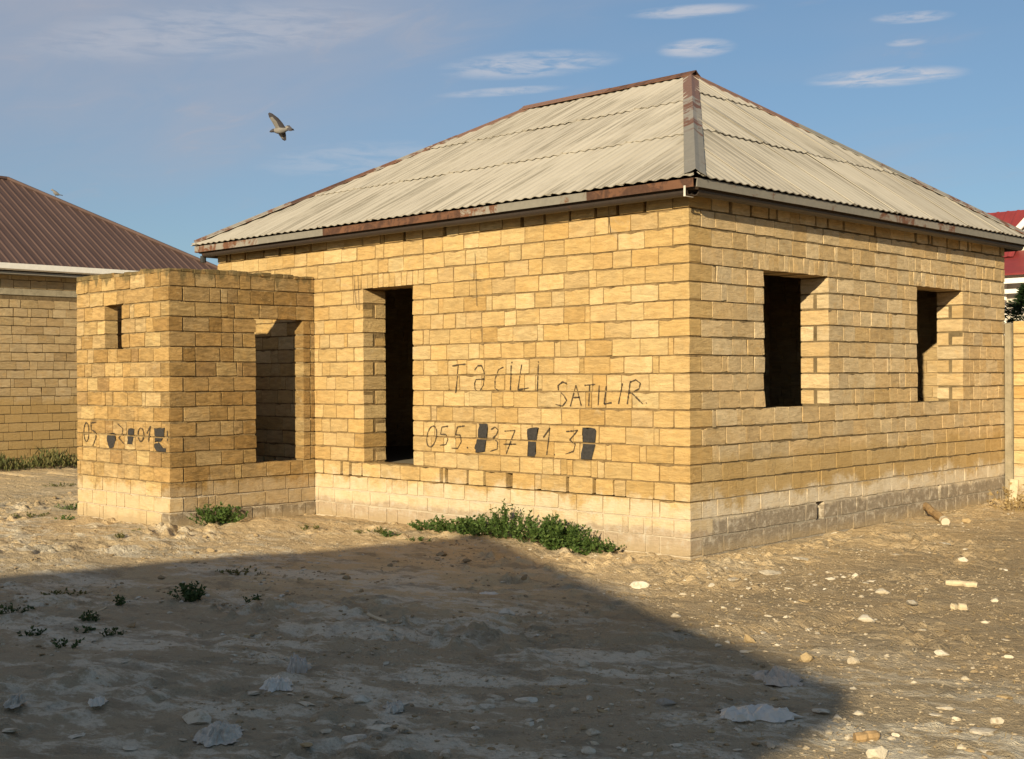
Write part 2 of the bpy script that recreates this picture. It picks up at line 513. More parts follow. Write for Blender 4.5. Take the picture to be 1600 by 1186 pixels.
def mat_ground():
    m, t = new_mat('dry_dirt')
    pos = t.pos()
    s = t.add('ShaderNodeSeparateXYZ', Vector=pos)
    x, y, z = s.outputs
    rot = t.add('ShaderNodeMapping', Vector=pos)
    rot.inputs['Rotation'].default_value = (0, 0, R(-44))
    rot.inputs['Scale'].default_value = (.75, 1.25, 1)
    P = rot.outputs[0]
    nA = t.noise(P, .55, 5, .6, .3)
    nB = t.noise(P, 1.5, 6, .68, .5)
    nC = t.noise(P, 4.2, 6, .7, .3)
    nD = t.noise(pos, 16., 5, .72)
    nE = t.noise(pos, 70., 4, .7)
    # sandy loess close to the walls and towards the neighbour, browner and darker soil on the open plot
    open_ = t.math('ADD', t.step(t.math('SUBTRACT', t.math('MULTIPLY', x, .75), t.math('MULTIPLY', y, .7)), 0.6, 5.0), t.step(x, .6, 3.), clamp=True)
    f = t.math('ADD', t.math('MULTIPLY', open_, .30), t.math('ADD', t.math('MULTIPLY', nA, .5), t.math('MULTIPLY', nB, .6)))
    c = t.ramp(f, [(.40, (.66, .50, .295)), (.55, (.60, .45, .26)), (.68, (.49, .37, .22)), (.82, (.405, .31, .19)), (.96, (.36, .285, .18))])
    strk = t.add('ShaderNodeMapping', Vector=P)
    strk.inputs['Scale'].default_value = (.75, 1.15, 1)
    nS = t.noise(strk.outputs[0], 1.1, 7, .74, .25)
    front = t.step(y, -1.6, -4.2)                  # chalky soil on the near plot, colour paled to lift the shade there
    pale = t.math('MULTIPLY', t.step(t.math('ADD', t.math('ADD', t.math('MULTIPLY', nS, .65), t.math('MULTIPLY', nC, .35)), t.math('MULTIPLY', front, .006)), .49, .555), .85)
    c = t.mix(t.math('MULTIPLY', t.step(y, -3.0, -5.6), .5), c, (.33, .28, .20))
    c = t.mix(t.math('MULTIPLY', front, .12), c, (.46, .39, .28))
    yard = t.math('MULTIPLY', t.step(x, .2, 1.6), t.step(y, -4.4, -2.6))           # trodden brown soil beside the side wall
    pale = t.math('MULTIPLY', pale, t.math('SUBTRACT', 1., t.math('MULTIPLY', yard, .72)))
    c = t.mix(t.math('MULTIPLY', yard, .55), c, (.36, .265, .155))
    pale = t.math('MULTIPLY', pale, t.math('SUBTRACT', 1., t.math('MULTIPLY', t.step(y, -3.6, -1.2), .65)))
    c = t.mix(pale, c, (.66, .59, .46))
    c = t.mix(t.math('MULTIPLY', t.step(t.noise(strk.outputs[0], 2.3, 7, .74, .2), .52, .60), .55), c, (.23, .19, .13))
    c = t.mix(t.math('MULTIPLY', t.step(nC, .54, .66), .45), c, (.26, .195, .12))
    chip = t.math('MULTIPLY', t.step(nD, .60, .66), .5)
    c = t.mix(chip, c, (.55, .46, .32))
    c = t.mix(t.math('MULTIPLY', t.step(nE, .52, .72), .5), c, (.20, .15, .09))
    h = t.math('ADD', t.math('MULTIPLY', nD, 1.4), t.math('ADD', t.math('MULTIPLY', nE, .5), t.math('MULTIPLY', nC, 2.)))
    finish(t, c, .97, h, .9, .035, spec=.08)
    return m


M_ground = mat_ground()

# ------------------------------------------------------------------ ground
def axis(fine0, fine1, step, far):
    a = list(np.arange(fine0, fine1 + 1e-6, step))
    d, q = step, fine1
    hi = []
    while q < far:
        d *= 1.22
        q += d
        hi.append(q)
    d, q = step, fine0
    lo = []
    while q > -far:
        d *= 1.22
        q -= d
        lo.append(q)
    return np.array(lo[::-1] + a + hi)


gx, gy = axis(-11.5, 7.0, .028, 900), axis(-8.6, 8.4, .028, 900)
X, Y = np.meshgrid(gx, gy)
Z = gh(X, Y)
nx, ny = len(gx), len(gy)
idx = np.arange(nx * ny).reshape(ny, nx)
fc = np.stack([idx[:-1, :-1], idx[:-1, 1:], idx[1:, 1:], idx[1:, :-1]], -1).reshape(-1, 4)
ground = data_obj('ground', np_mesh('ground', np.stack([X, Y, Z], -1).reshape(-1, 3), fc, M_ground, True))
tag(ground, kind='structure')


# ------------------------------------------------------------------ bricks
H = .195
JT = .015


def brick_variants():
    rng = random.Random(3)
    out = {}
    for L in (.40, .28, .19, .11):
        vs = []
        for k in range(7):
            hx, hz_, c = L / 2, .0915, rng.uniform(.006, .013) if k > 1 else .004
            c = min(c, L * .1)
            nl = max(1, int(L / .10))
            ol = []
            for (p, q, n) in (((-hx + c, -hz_), (hx - c, -hz_), nl), ((hx, -hz_ + c), (hx, hz_ - c), 1), ((hx - c, hz_), (-hx + c, hz_), nl), ((-hx, hz_ - c), (-hx, -hz_ + c), 1)):
                for i in range(n + 1):
                    ol.append((p[0] + (q[0] - p[0]) * i / n, p[1] + (q[1] - p[1]) * i / n))
            am = .0075 if k > 2 else .003
            ol = [(x_ - math.copysign(rng.uniform(-.001, am * .35), x_), z_ - math.copysign(rng.uniform(-.001, am), z_)) for x_, z_ in ol]
            if k > 2 and rng.random() < .6:          # a knocked-off arris
                i0 = rng.randrange(len(ol))
                x_, z_ = ol[i0]
                ol[i0] = (x_ * (1 - .012 / hx), z_ * (1 - .014 / hz_))
            m_ = len(ol)
            tx, tz = rng.uniform(-.018, .018), rng.uniform(-.04, .04)
            V = []
            for (y_, ins_) in ((-.095, .0014), (-.0938, 0.), (.095, 0.)):
                for x_, z_ in ol:
                    j_ = rng.uniform(-.0008, .0008) if y_ < 0 else 0
                    sx_, sz_ = 1 - ins_ * rng.uniform(.5, 1.5) / hx, 1 - ins_ * rng.uniform(.5, 1.5) / hz_
                    V.append((x_ * sx_, y_ + j_ + ((tx * x_ + tz * z_) if y_ < 0 else 0), z_ * sz_))
            V.append((0, -.095 - rng.uniform(0, .002), 0))
            Fc = []
            for i in range(m_):
                j = (i + 1) % m_
                Fc.append((3 * m_, i, j))
                for r_ in (0, 1):
                    a_, b_ = r_ * m_, (r_ + 1) * m_
                    Fc += [(a_ + i, b_ + i, b_ + j), (a_ + i, b_ + j, a_ + j)]
            V, Fc = np.array(V), np.array(Fc)
            vs.append((V, Fc))
        out[L] = vs
    return out


BV = brick_variants()
_bmesh = {}


def brick_mesh(L, k, mat):
    key = (L, k, mat.name)
    if key not in _bmesh:
        V, Fc = BV[L][k]
        _bmesh[key] = np_mesh('brick', V, Fc, mat)
    return _bmesh[key]


class Wall:
    """A masonry face. kind 'Y': faces -Y, u runs along ux*X. kind 'X': faces +X, u runs along +Y."""
    def __init__(s, kind, o, ux=-1):
        s.kind, s.o, s.ux = kind, Vector(o), ux
        s.b = []          # (centre, length, depth, height)

    def pt(s, u, d, z):
        if s.kind == 'Y':
            return s.o + Vector((s.ux * u, d, z))
        return s.o + Vector((-d, u, z))

    def put(s, u_a, u_b, d0, d1, z0, z1):
        if u_b - u_a < .03:
            return
        s.b.append((s.pt((u_a + u_b) / 2, (d0 + d1) / 2, (z0 + z1) / 2), u_b - u_a, d1 - d0, z1 - z0))


def fill(wall, rng, ua, ub, z0, depth, gap=JT, wide=0., small=False, jit=.003, hgt=H - JT):
    """a run of stones from ua to ub"""
    u = ua
    while u < ub - .02:
        if small:
            L = rng.uniform(.085, .13)
        else:
            q = rng.random()
            L = rng.uniform(.37, .40) if q < .56 else rng.uniform(.26, .33) if q < .76 else rng.uniform(.17, .22) if q < .9 else rng.uniform(.07, .12)
        if ub - (u + L) < .075:
            L = ub - u
            if L > .43:
                L = L / 2
        g = gap if rng.random() > .2 else gap + rng.uniform(0, .01)
        if wide and rng.random() < .6:
            g = wide * rng.uniform(.7, 1.2)
        d = rng.uniform(-jit, jit)
        e = min(u + L, ub)
        wall.put(u, e - (g if e < ub - .01 else 0), d, depth, z0 + JT / 2 + rng.uniform(-.005, .004), z0 + JT / 2 + hgt + rng.uniform(-.004, .005))
        u = e


def lay(wall, rng, length, k0, k1, openings, depth=.17, gap=.010, thick=.39, start=None, end=None, wide_rows=(), soldier=True, jamb=True):
    """courses k0..k1-1; openings: (ua, ub, ka, kb)"""
    for k in range(k0, k1):
        z0 = k * H
        ops = sorted(o for o in openings if o[2] <= k < o[3])
        lint = [o for o in openings if o[3] == k and soldier]
        cuts = []
        a = start(k) if start else 0
        b = end(k) if end else length
        u = a
        segs = []
        for o in ops:
            segs.append((u, o[0], 'R'))
            u = o[1]
        segs.append((u, b, 'E'))
        for i, (p, q, kind) in enumerate(segs):
            p2, q2 = p, q
            zb, zt = z0 + JT / 2, z0 + H - JT / 2
            if jamb and i > 0:           # stones that return into the opening
                Lj = .2 if k % 2 else .34
                Lj = min(Lj, (q - p) * .6)
                if k % 2 and thick > .3:
                    wall.put(p, p + Lj, rng.uniform(-.004, .004), thick, zb, zt)
                elif thick > .3:
                    wall.put(p, p + Lj, rng.uniform(-.004, .004), thick * .42, zb, zt)
                    wall.put(p, p + Lj, thick * .56, thick, zb, zt)
                else:
                    wall.put(p, p + Lj, rng.uniform(-.004, .004), thick, zb, zt)
                p2 = p + Lj + JT
            if jamb and kind == 'R':
                Lj = .2 if k % 2 == 0 else .34
                Lj = min(Lj, (q - p2) * .6)
                if k % 2 == 0 and thick > .3:
                    wall.put(q - Lj, q, rng.uniform(-.004, .004), thick, zb, zt)
                elif thick > .3:
                    wall.put(q - Lj, q, rng.uniform(-.004, .004), thick * .42, zb, zt)
                    wall.put(q - Lj, q, thick * .56, thick, zb, zt)
                else:
                    wall.put(q - Lj, q, rng.uniform(-.004, .004), thick, zb, zt)
                q2 = q - Lj - JT
            runs = [(p2, q2, False)]
            for o in lint:
                nr = []
                for (x0, x1, sm) in runs:
                    l0, l1 = max(x0, o[0] - .22), min(x1, o[1] + .22)
                    if sm or l1 - l0 < .2:
                        nr.append((x0, x1, sm))
                    else:
                        nr += [(x0, l0 - JT, False), (l0, l1, True), (l1 + JT, x1, False)]
                runs = nr
            for x0, x1, sm in runs:
                if x1 - x0 > .03:
                    fill(wall, rng, x0, x1, z0, thick if sm and thick > .3 else depth, gap=gap, wide=.05 if k in wide_rows else 0, small=sm)


def build_bricks(walls, limit, parents, mats, rest_parent, rest_name='brick_courses', hidden=None, rng=random.Random(5)):
    """the stones that show largest become bricks of their own, the others one joined part"""
    allb = []
    for wi, wl in enumerate(walls):
        for (c, L, d, h) in wl.b:
            n = Vector((0, -1, 0)) if wl.kind == 'Y' else Vector((1, 0, 0))
            v = CAM - c
            a = L * h * max(0, v.dot(n)) / v.length ** 3
            if hidden and hidden(wi, c):
                a = 0
            allb.append((a, wi, c, L, d, h))
    allb.sort(key=lambda q: -q[0])
    rest = {}
    for i, (a, wi, c, L, d, h) in enumerate(allb):
        key = min(BV, key=lambda q: abs(q - L))
        k = rng.randrange(7) if d < .25 else rng.randrange(3)
        rz = 0 if walls[wi].kind == 'Y' else math.pi / 2
        sc = (L / key, d / .19, h / .183)
        if i < limit and a > 0:
            o = bpy.data.objects.new('brick', brick_mesh(key, k, mats[wi]))
            o.location = c
            o.scale = sc
            o.rotation_euler = (0, 0, rz)
            link(o, parents[wi])
        else:
            V, Fc = BV[key][k]
            V = V * np.array(sc)
            if rz:
                V = np.stack([-V[:, 1], V[:, 0], V[:, 2]], -1)
            rest.setdefault(mats[wi].name, []).append((V + np.array(c[:]), Fc, mats[wi]))
    for key, lst in rest.items():
        vs, fs, n = [], [], 0
        for V, Fc, m in lst:
            vs.append(V)
            fs.append(Fc + n)
            n += len(V)
        o = data_obj(rest_name, np_mesh(rest_name, np.concatenate(vs), np.concatenate(fs), lst[0][2]), rest_parent)
        o['kind'] = 'stuff'


def core(wall, length, zs, openings, d0, d1, u_start=.012, deep=None, ins=.012):
    """mortar body behind the stones, as boxes between the z breaks; returns a bmesh in world space"""
    bm = bmesh.new()
    br = sorted(set(zs + [o[2] * H - ins for o in openings] + [o[3] * H + ins for o in openings]))
    br = [b for b in br if zs[0] <= b <= zs[-1]]
    for za, zb in zip(br, br[1:]):
        if zb - za < .002:
            continue
        mid = (za + zb) / 2
        u = u_start
        dd = d0
        if deep:
            for (a, b, q) in deep:
                if a <= mid <= b:
                    dd = q
        segs = []
        for o in sorted(openings):
            if o[2] * H - ins < mid < o[3] * H + ins:
                segs.append((u, o[0] - ins))
                u = o[1] + ins
        segs.append((u, length))
        for a, b in segs:
            if b - a > .01:
                p, q = wall.pt(a, dd, za), wall.pt(b, d1, zb)
                box(bm, min(p.x, q.x), max(p.x, q.x), min(p.y, q.y), max(p.y, q.y), za, zb)
    return bm


# ------------------------------------------------------------------ the house
HL, HW = 8.924, 8.04
house = tag(empty('stone_house'), 'unfinished yellow stone house with pale corrugated hip roof and empty window openings', 'house')
WA, WB = Wall('Y', (0, 0, 0), -1), Wall('X', (0, 0, 0))
rng = random.Random(11)
OPA = [(4.402, 5.402, 4, 16)]
OPB = [(1.433, 2.860, 8, 16), (5.182, 6.590, 8, 16)]
cornA = lambda k: .40 if k % 2 == 0 else .205
cornB = lambda k: .205 if k % 2 == 0 else .40
lay(WA, rng, HL, -1, 20, OPA, start=lambda k: cornA(k) + JT, wide_rows=(3, 19))
lay(WB, rng, HW, -1, 20, OPB, gap=.007, start=lambda k: cornB(k) + JT, wide_rows=(19,))
for k in range(-1, 20):        # quoins shared by both walls
    z0, z1 = k * H + JT / 2, (k + 1) * H - JT / 2
    if k % 2 == 0:
        WA.put(-.002, cornA(k), -.003, .2, z0, z1)
    else:
        WA.put(-.002, .205, -.003, cornB(k), z0, z1)
HOLES = [(on_plane(1283, 798, 0, 0.).y - .09, on_plane(1283, 798, 0, 0.).y + .07, 1, 2), (on_plane(1468, 770, 0, 0.).y - .02, on_plane(1468, 770, 0, 0.).y + .03, 1, 2)]
nbk = []
for (c, L, d, h) in WB.b:      # two gaps left in the plinth course
    parts = [(c.y - L / 2, c.y + L / 2)]
    if H * 1 < c.z < H * 2:
        for (a, b, _, _) in HOLES:
            parts = [p for (p0, p1) in parts for p in ((p0, min(p1, a)), (max(p0, b), p1)) if p[1] - p[0] > .03]
    for p0, p1 in parts:
        nbk.append((Vector((c.x, (p0 + p1) / 2, c.z)), p1 - p0, d, h))
WB.b = nbk
ZT = 20 * H
wallA = mesh_obj('wall', core(WA, HL - .01, [-.3, 3 * H, 4 * H, 19 * H, ZT], OPA, .0105, .378, deep=[(3 * H + .01, 4 * H - .01, .16), (19 * H, ZT, .16)]), M_mortar, house)
wallB = mesh_obj('wall', core(WB, HW - .01, [-.3, 19 * H, ZT], OPB + HOLES, .010, .378, u_start=.38, deep=[(19 * H, ZT, .14)]), M_mortar_side, house)
bm = bmesh.new()
box(bm, -HL, -HL + .38, .381, HW, -.3, ZT)
wallC = mesh_obj('wall', bm, M_in, house)
bm = bmesh.new()
box(bm, -HL + .382, -.382, HW - .38, HW - .003, -.3, ZT)
wallD = mesh_obj('wall', bm, M_in, house)
bm = bmesh.new()
box(bm, -HL + .383, -.383, .383, HW - .383, -.2, .755)
mesh_obj('floor_slab', bm, M_floor, house)
bm = bmesh.new()
box(bm, -4.1, -3.9, .383, HW - .383, .757, ZT - .01)
mesh_obj('partition_wall', bm, M_in, house)
WI1, WI2, WI3 = Wall('X', (-HL + .395, .4, 0)), Wall('Y', (-4.12, HW - .395, 0), -1), Wall('Y', (-.4, HW - .395, 0), -1)
WI4 = Wall('X', (-3.885, .4, 0))
lay(WI1, rng, HW - .8, 4, 20, [], depth=.1, jamb=False)
lay(WI2, rng, HL - 4.53, 4, 20, [], depth=.1, jamb=False)
lay(WI3, rng, 3.45, 4, 20, [], depth=.1, jamb=False)
lay(WI4, rng, HW - .8, 4, 20, [], depth=.1, jamb=False)
WALLS = [WA, WB, WI1, WI2, WI3, WI4]
# a stone is hidden when the annex stands before it, or when it lies inside the house
build_bricks(WALLS, 300, [wallA, wallB, wallC, wallD, wallD, wallD], [M_front, M_side, M_in, M_in, M_in, M_in], house,
             hidden=lambda wi, c: wi > 1 or (wi == 0 and c.x < -6.45 and c.z < 3.3))
# roof: slopes measured from the eave edge
OV = .27
EZ = 3.965
RZ = 6.225
ex0, ex1, ey0, ey1 = -HL - .17, OV, -OV, HW + .2
RA, RB = Vector((-6.08, HW / 2, RZ)), Vector((-2.88, HW / 2, RZ))
cFR, cFL, cBR, cBL = Vector((ex1, ey0, EZ)), Vector((ex0, ey0, EZ)), Vector((ex1, ey1, EZ)), Vector((ex0, ey1, EZ))
bm = bmesh.new()
dn = Vector((0, 0, -.075))
vs = [bm.verts.new(p + dn + (Vector((-4.46, 4.02, EZ)) - p) * .012) for p in (cFR, cFL, cBL, cBR, RA, RB)]
for f in ((1, 0, 5, 4), (0, 3, 5), (3, 2, 4, 5), (2, 1, 4)):
    bm.faces.new([vs[i] for i in f])
bm.normal_update()
bmesh.ops.solidify(bm, geom=bm.faces[:], thickness=.03)
roof = mesh_obj('roof', bm, M_wood, house)


def slope(c0, c1, t0, t1, rowlen, seed):
    """corrugated sheets between eave c0->c1 (seen from outside, left to right) and top t0->t1"""
    rg = random.Random(seed)
    ux = (c1 - c0).normalized()
    mid = (t0 - c0) - ux * (t0 - c0).dot(ux)
    SL = mid.length
    uy = mid.normalized()
    uz = ux.cross(uy)
    W = (c1 - c0).length
    tl, tr = (t0 - c0).dot(ux), (t1 - c0).dot(ux)
    sw, pitch = 1.05, .15
    rows = []
    v = -.05
    while v < SL - .05:
        rows.append(v)
        v += rowlen
    for ri, v0 in enumerate(rows):
        v1 = min(v0 + rowlen + .14, SL + .02)
        off = 0 if ri % 2 == 0 else .02
        u = -.02 - off
        while u < W:
            ua, ub = u, u + sw + .09
            u += sw
            # whole-sheet extents against the hips
            xl0, xl1 = tl * max(v0, 0) / SL, tl * v1 / SL
            xr0, xr1 = W - (W - tr) * max(v0, 0) / SL, W - (W - tr) * v1 / SL
            if ub < xl0 or ua > xr0:
                continue
            bm = bmesh.new()
            n = int(round((ub - ua) / pitch * 6))
            lo, hi = [], []
            ny_ = 3
            grid = []
            sag = rg.uniform(-.006, .006)
            for j in range(ny_ + 1):
                vv = v0 + (v1 - v0) * j / ny_
                lift = .03 + .017 * (1 - j / ny_) + .004 * ri
                row = []
                for i in range(n + 1):
                    uu = ua + (ub - ua) * i / n
                    zz = lift +   .0085 * math.cos(2 * math.pi * (uu + .02) / pitch) + (.011 if i < 6 else 0) + sag * j / ny_
                    row.append(bm.verts.new((uu, vv, zz)))
                grid.append(row)
            for j in range(ny_):
                for i in range(n):
                    bm.faces.new((grid[j][i], grid[j][i + 1], grid[j + 1][i + 1], grid[j + 1][i]))
            geom = lambda: bm.verts[:] + bm.edges[:] + bm.faces[:]
            if ua < max(xl0, xl1) + .1:
                bmesh.ops.bisect_plane(bm, geom=geom(), plane_co=(0, 0, 0), plane_no=Vector((-SL, tl, 0)).normalized(), clear_outer=True)
            if ub > min(xr0, xr1) - .1 and bm.verts:
                bmesh.ops.bisect_plane(bm, geom=geom(), plane_co=(W, 0, 0), plane_no=Vector((SL, W - tr, 0)).normalized(), clear_outer=True)
            if not bm.faces:
                bm.free()
                continue
            bm.normal_update()
            bmesh.ops.solidify(bm, geom=bm.faces[:], thickness=.008)
            bm.normal_update()
            for e in bm.edges:
                if len(e.link_faces) == 2 and e.calc_face_angle(0) > .9:
                    e.smooth = False
            o = mesh_obj('roof_sheet', bm, M_sheet, roof, smooth=True)
            o.data.polygons.foreach_set('use_smooth', [True] * len(o.data.polygons))
            o.matrix_local = Matrix(((ux.x, uy.x, uz.x, c0.x), (ux.y, uy.y, uz.y, c0.y), (ux.z, uy.z, uz.z, c0.z), (0, 0, 0, 1)))


slope(cFL, cFR, RA, RB, 1.68, 1)
slope(cFR, cBR, RB, RB, 1.55, 2)
slope(cBR, cBL, RB, RA, 1.68, 3)
slope(cBL, cFL, RA, RA, 1.55, 4)


def cap(p0, p1, nl, nr, mats, wid=.12, name='hip_cap', cuts=None):
    """folded metal capping from p0 to p1; nl, nr: directions down each flank"""
    d = p1 - p0
    cuts = cuts or [i / len(mats) for i in range(len(mats) + 1)]
    nl, nr = Vector(nl).normalized(), Vector(nr).normalized()
    upv = -(nl + nr).normalized()
    for i, m in enumerate(mats):
        a, b = p0 + d * cuts[i], p0 + d * min(1, cuts[i + 1] + (.03 if i < len(mats) - 1 else 0))
        bm = bmesh.new()
        l0, l1 = .062 + .006 * (len(mats) - 1 - i), .062 + .006 * (len(mats) - 1 - i)
        P = [a, b]
        rows = []
        for p, l in ((a, l0), (b, l1)):
            rows.append([bm.verts.new(p + upv * l + q) for q in (nl * wid - upv * .012, nl * wid, nl * .05 + upv * .004, upv * .018, nr * .05 + upv * .004, nr * wid, nr * wid - upv * .012)])
        for k in range(6):
            bm.faces.new((rows[0][k], rows[0][k + 1], rows[1][k + 1], rows[1][k]))
        bmesh.ops.recalc_face_normals(bm, faces=bm.faces[:])
        bmesh.ops.solidify(bm, geom=bm.faces[:], thickness=.003)
        mesh_obj(name, bm, m, roof)


def hipdirs(p0, p1, na, nb):
    """flank directions: perpendicular to the hip line, lying in the slopes with normals na, nb"""
    d = (p1 - p0).normalized()
    a, b = na.cross(d), nb.cross(d)
    a = a if a.z < 0 else -a
    b = b if b.z < 0 else -b
    return a, b


nF = Vector((0, -(RZ - EZ), ey0 * -1 + HW / 2)).normalized()
nF = (cFR - cFL).cross(RA - cFL).normalized()
nR = (cBR - cFR).cross(RB - cFR).normalized()
nB = (cBL - cBR).cross(RA - cBR).normalized()
nL = (cFL - cBL).cross(RA - cBL).normalized()
a, b = hipdirs(cFR, RB, nF, nR)
cap(cFR, RB, a, b, [M_galv, M_rustgrey, M_capbrown], cuts=[.0, .36, .66, 1.0])
a, b = hipdirs(cBR, RB, nB, nR)
cap(cBR, RB, a, b, [M_rustgrey, M_galv, M_capbrown], .13)
a, b = hipdirs(cFL, RA, nF, nL)
cap(cFL, RA, a, b, [M_rustgrey, M_rust, M_rustgrey, M_capbrown], .12)
a, b = hipdirs(cBL, RA, nB, nL)
cap(cBL, RA, a, b, [M_rustgrey, M_rust], .12)
a, b = hipdirs(RA, RB, nF, nB)
cap(RA + Vector((-.12, 0, .02)), RB + Vector((.1, 0, .02)), a, b, [M_capbrown, M_rust], .13, 'ridge_cap')
# eave metal: fascia strips, gutter, soffit
PROF_F = [(.012, -.09), (.030, -.09), (.034, .0), (-.05, .012), (-.05, .008), (.026, -.006)]
PROF_G = [(-.075 + .055 * math.cos(q), -.10 + .055 * math.sin(q)) for q in [math.pi + i * math.pi / 8 for i in range(9)]]
PROF_G += [(a_ * .86 - .0105, b_ * .86 - .012) for a_, b_ in PROF_G[::-1]]


def eave(c0, c1, out, cuts, mats, zoff=0.):
    for i, m in enumerate(mats):
        bm = bmesh.new()
        a, b = c0.lerp(c1, cuts[i]), c0.lerp(c1, cuts[i + 1] + (.002 if i < len(mats) - 1 else 0))
        s = .0015 * (i % 2)
        prism(bm, [(x_ + s, y_ - .01 + s + random.uniform(-.0008, .0008)) for x_, y_ in PROF_F], a, b, out, (0, 0, 1))
        mesh_obj('fascia_strip', bm, m, roof)
    bm = bmesh.new()
    prism(bm, PROF_G, c0.lerp(c1, .012) + Vector((0, 0, -.02)), c0.lerp(c1, .988) + Vector((0, 0, -.02)), out, (0, 0, 1))
    mesh_obj('gutter', bm, M_gutter, roof)


eave(cFL, cFR, (0, -1, 0), [0, .18, .34, .47, .63, .70, .845, 1], [M_rustgrey, M_galv, M_rust, M_rust, M_rustgrey, M_galv, M_rust])
eave(cFR, cBR, (1, 0, 0), [0, .22, .45, .7, 1], [M_galv, M_galv, M_rustgrey, M_galv])
eave(cBR, cBL, (0, 1, 0), [0, .5, 1], [M_galv, M_rustgrey])
eave(cBL, cFL, (-1, 0, 0), [0, .5, 1], [M_galv, M_rust])
bm = bmesh.new()
z0, z1 = EZ - .115, EZ - .09
box(bm, ex0 + .03, ex1 - .03, ey0 + .03, .10, z0, z1)
box(bm, ex0 + .03, ex1 - .03, HW - .10, ey1 - .03, z0, z1)
box(bm, -.10, ex1 - .03, .102, HW - .102, z0, z1)
box(bm, ex0 + .03, -HL + .10, .102, HW - .102, z0, z1)
mesh_obj('soffit', bm, M_wood, roof)
bm = bmesh.new()
box(bm, .155, .18, ey0 - .038, ey0 - .034, EZ - .19, EZ - .08)
box(bm, .155, .18, ey0 - .034, ey0 + .10, EZ - .19, EZ - .186)
mesh_obj('gutter_hook', bm, plain('dull_zinc', (.50, .48, .43), .6), roof)
bm = bmesh.new()
tube(bm, [(-9.03, -.19, EZ - .15), (-9.03, -.19, EZ - .25)], .045, 8)
mesh_obj('gutter_outlet', bm, M_dark, roof)


# painted writing: strokes follow the wall and skip the joints
def seg_ribbon(bm, pts, wid, fix, z_of, back=None):
    pts = [Vector(p) for p in pts]
    for p, q in zip(pts, pts[1:]):
        n = max(1, int((q - p).length / .022))
        for i in range(n):
            a, b = p.lerp(q, i / n), p.lerp(q, (i + 1.12) / n)
            zm = (a.z + b.z) / 2 % H
            if zm < .009 or zm > H - .009:
                continue
            d = (b - a).normalized()
            s = Vector((-d.z, 0, d.x)) * wid * random.uniform(.25, .65)
            f = Vector((0, fix, 0))
            bm.faces.new([bm.verts.new(v + f) for v in (a - s, b - s, b + s, a + s)])


def clip_z(poly, z0, z1):
    def half(pl, z, sgn):
        out = []
        for i in range(len(pl)):
            a, b = pl[i], pl[(i + 1) % len(pl)]
            ia, ib = (a.z - z) * sgn >= 0, (b.z - z) * sgn >= 0
            if ia:
                out.append(a)
            if ia != ib:
                out.append(a.lerp(b, (z - a.z) / (b.z - a.z)))
        return out
    return half(half(poly, z0, 1), z1, -1) if poly else []


def patch(bm, poly, fix):
    fine = []
    for i in range(len(poly)):
        a, b = poly[i], poly[(i + 1) % len(poly)]
        for j in range(5):
            p = a.lerp(b, j / 5)
            fine.append(p + Vector((random.uniform(-.011, .011), 0, random.uniform(-.011, .011))))
    zs = [p.z for p in fine]
    for k in range(int(min(zs) / H) - 1, int(max(zs) / H) + 2):
        c = clip_z(fine, k * H + .010, (k + 1) * H - .010)
        if len(c) > 2:
            bmesh.ops.triangulate(bm, faces=[bm.faces.new([bm.verts.new(p + Vector((0, fix, 0))) for p in c])])


def ell(cx_, cy_, rx, ry, tilt=0., n=16, a0=0, a1=360):
    out = []
    for i in range(n + 1):
        q = R(a0 + (a1 - a0) * i / n)
        x_, y_ = rx * math.cos(q), ry * math.sin(q)
        out.append((cx_ + x_ + y_ * tilt, cy_ + y_))
    return out


def W1(pts):      # enlargement of the front wall -> wall plane
    return [on_plane(620 + x_ / 3.636, 540 + y_ / 3.636, 1, 0.) for x_, y_ in pts]


def W2(pts):
    return [on_plane(100 + x_ / 8, 640 + y_ / 8, 1, -2.313) for x_, y_ in pts]


LETTERS = ([[(318, 116), (352, 109), (392, 106)], [(352, 110), (345, 190), (336, 268)]],
           [[(444, 140), (462, 114), (484, 114), (500, 160), (494, 225), (470, 262), (446, 248), (444, 214), (452, 192), (500, 190)]],
           [[(608, 122), (580, 136), (560, 190), (560, 242), (592, 264)]], [[(652, 112), (647, 262)], [(655, 92), (657, 99)]], [[(712, 108), (700, 180), (690, 252), (750, 240)]],
           [[(806, 106), (800, 256)], [(806, 88), (807, 96)]],
           [[(968, 216), (944, 206), (918, 226), (920, 252), (950, 282), (968, 312), (944, 344), (905, 334)]],
           [[(988, 346), (1020, 224), (1050, 340)], [(1002, 296), (1040, 294)]], [[(1068, 226), (1128, 220)], [(1098, 222), (1092, 342)]],
           [[(1152, 226), (1146, 338)]], [[(1192, 228), (1180, 332), (1222, 324)]], [[(1284, 214), (1262, 330)]],
           [[(1328, 204), (1312, 332)], [(1326, 208), (1360, 194), (1386, 214), (1378, 246), (1322, 270)], [(1336, 268), (1398, 330)], [(1418, 322), (1422, 330)]])
DIGITS = ([ell(200, 516, 27, 60, -.15)], [[(292, 458), (258, 462), (250, 504), (280, 504), (292, 532), (280, 562), (248, 566)]],
          [[(388, 456), (346, 462), (336, 506), (362, 508), (368, 546), (348, 584), (314, 582)], [(400, 576), (406, 582)]],
          [[(538, 476), (560, 462), (578, 478), (568, 506), (548, 526), (576, 548), (572, 588), (534, 600)]],
          [[(614, 486), (674, 482), (654, 532), (624, 614)], [(608, 560), (678, 560)]], [[(834, 522), (872, 468), (854, 620)], [(896, 616), (900, 622)]],
          [[(964, 488), (1030, 482), (984, 536), (1016, 560), (1006, 600), (962, 616)]])
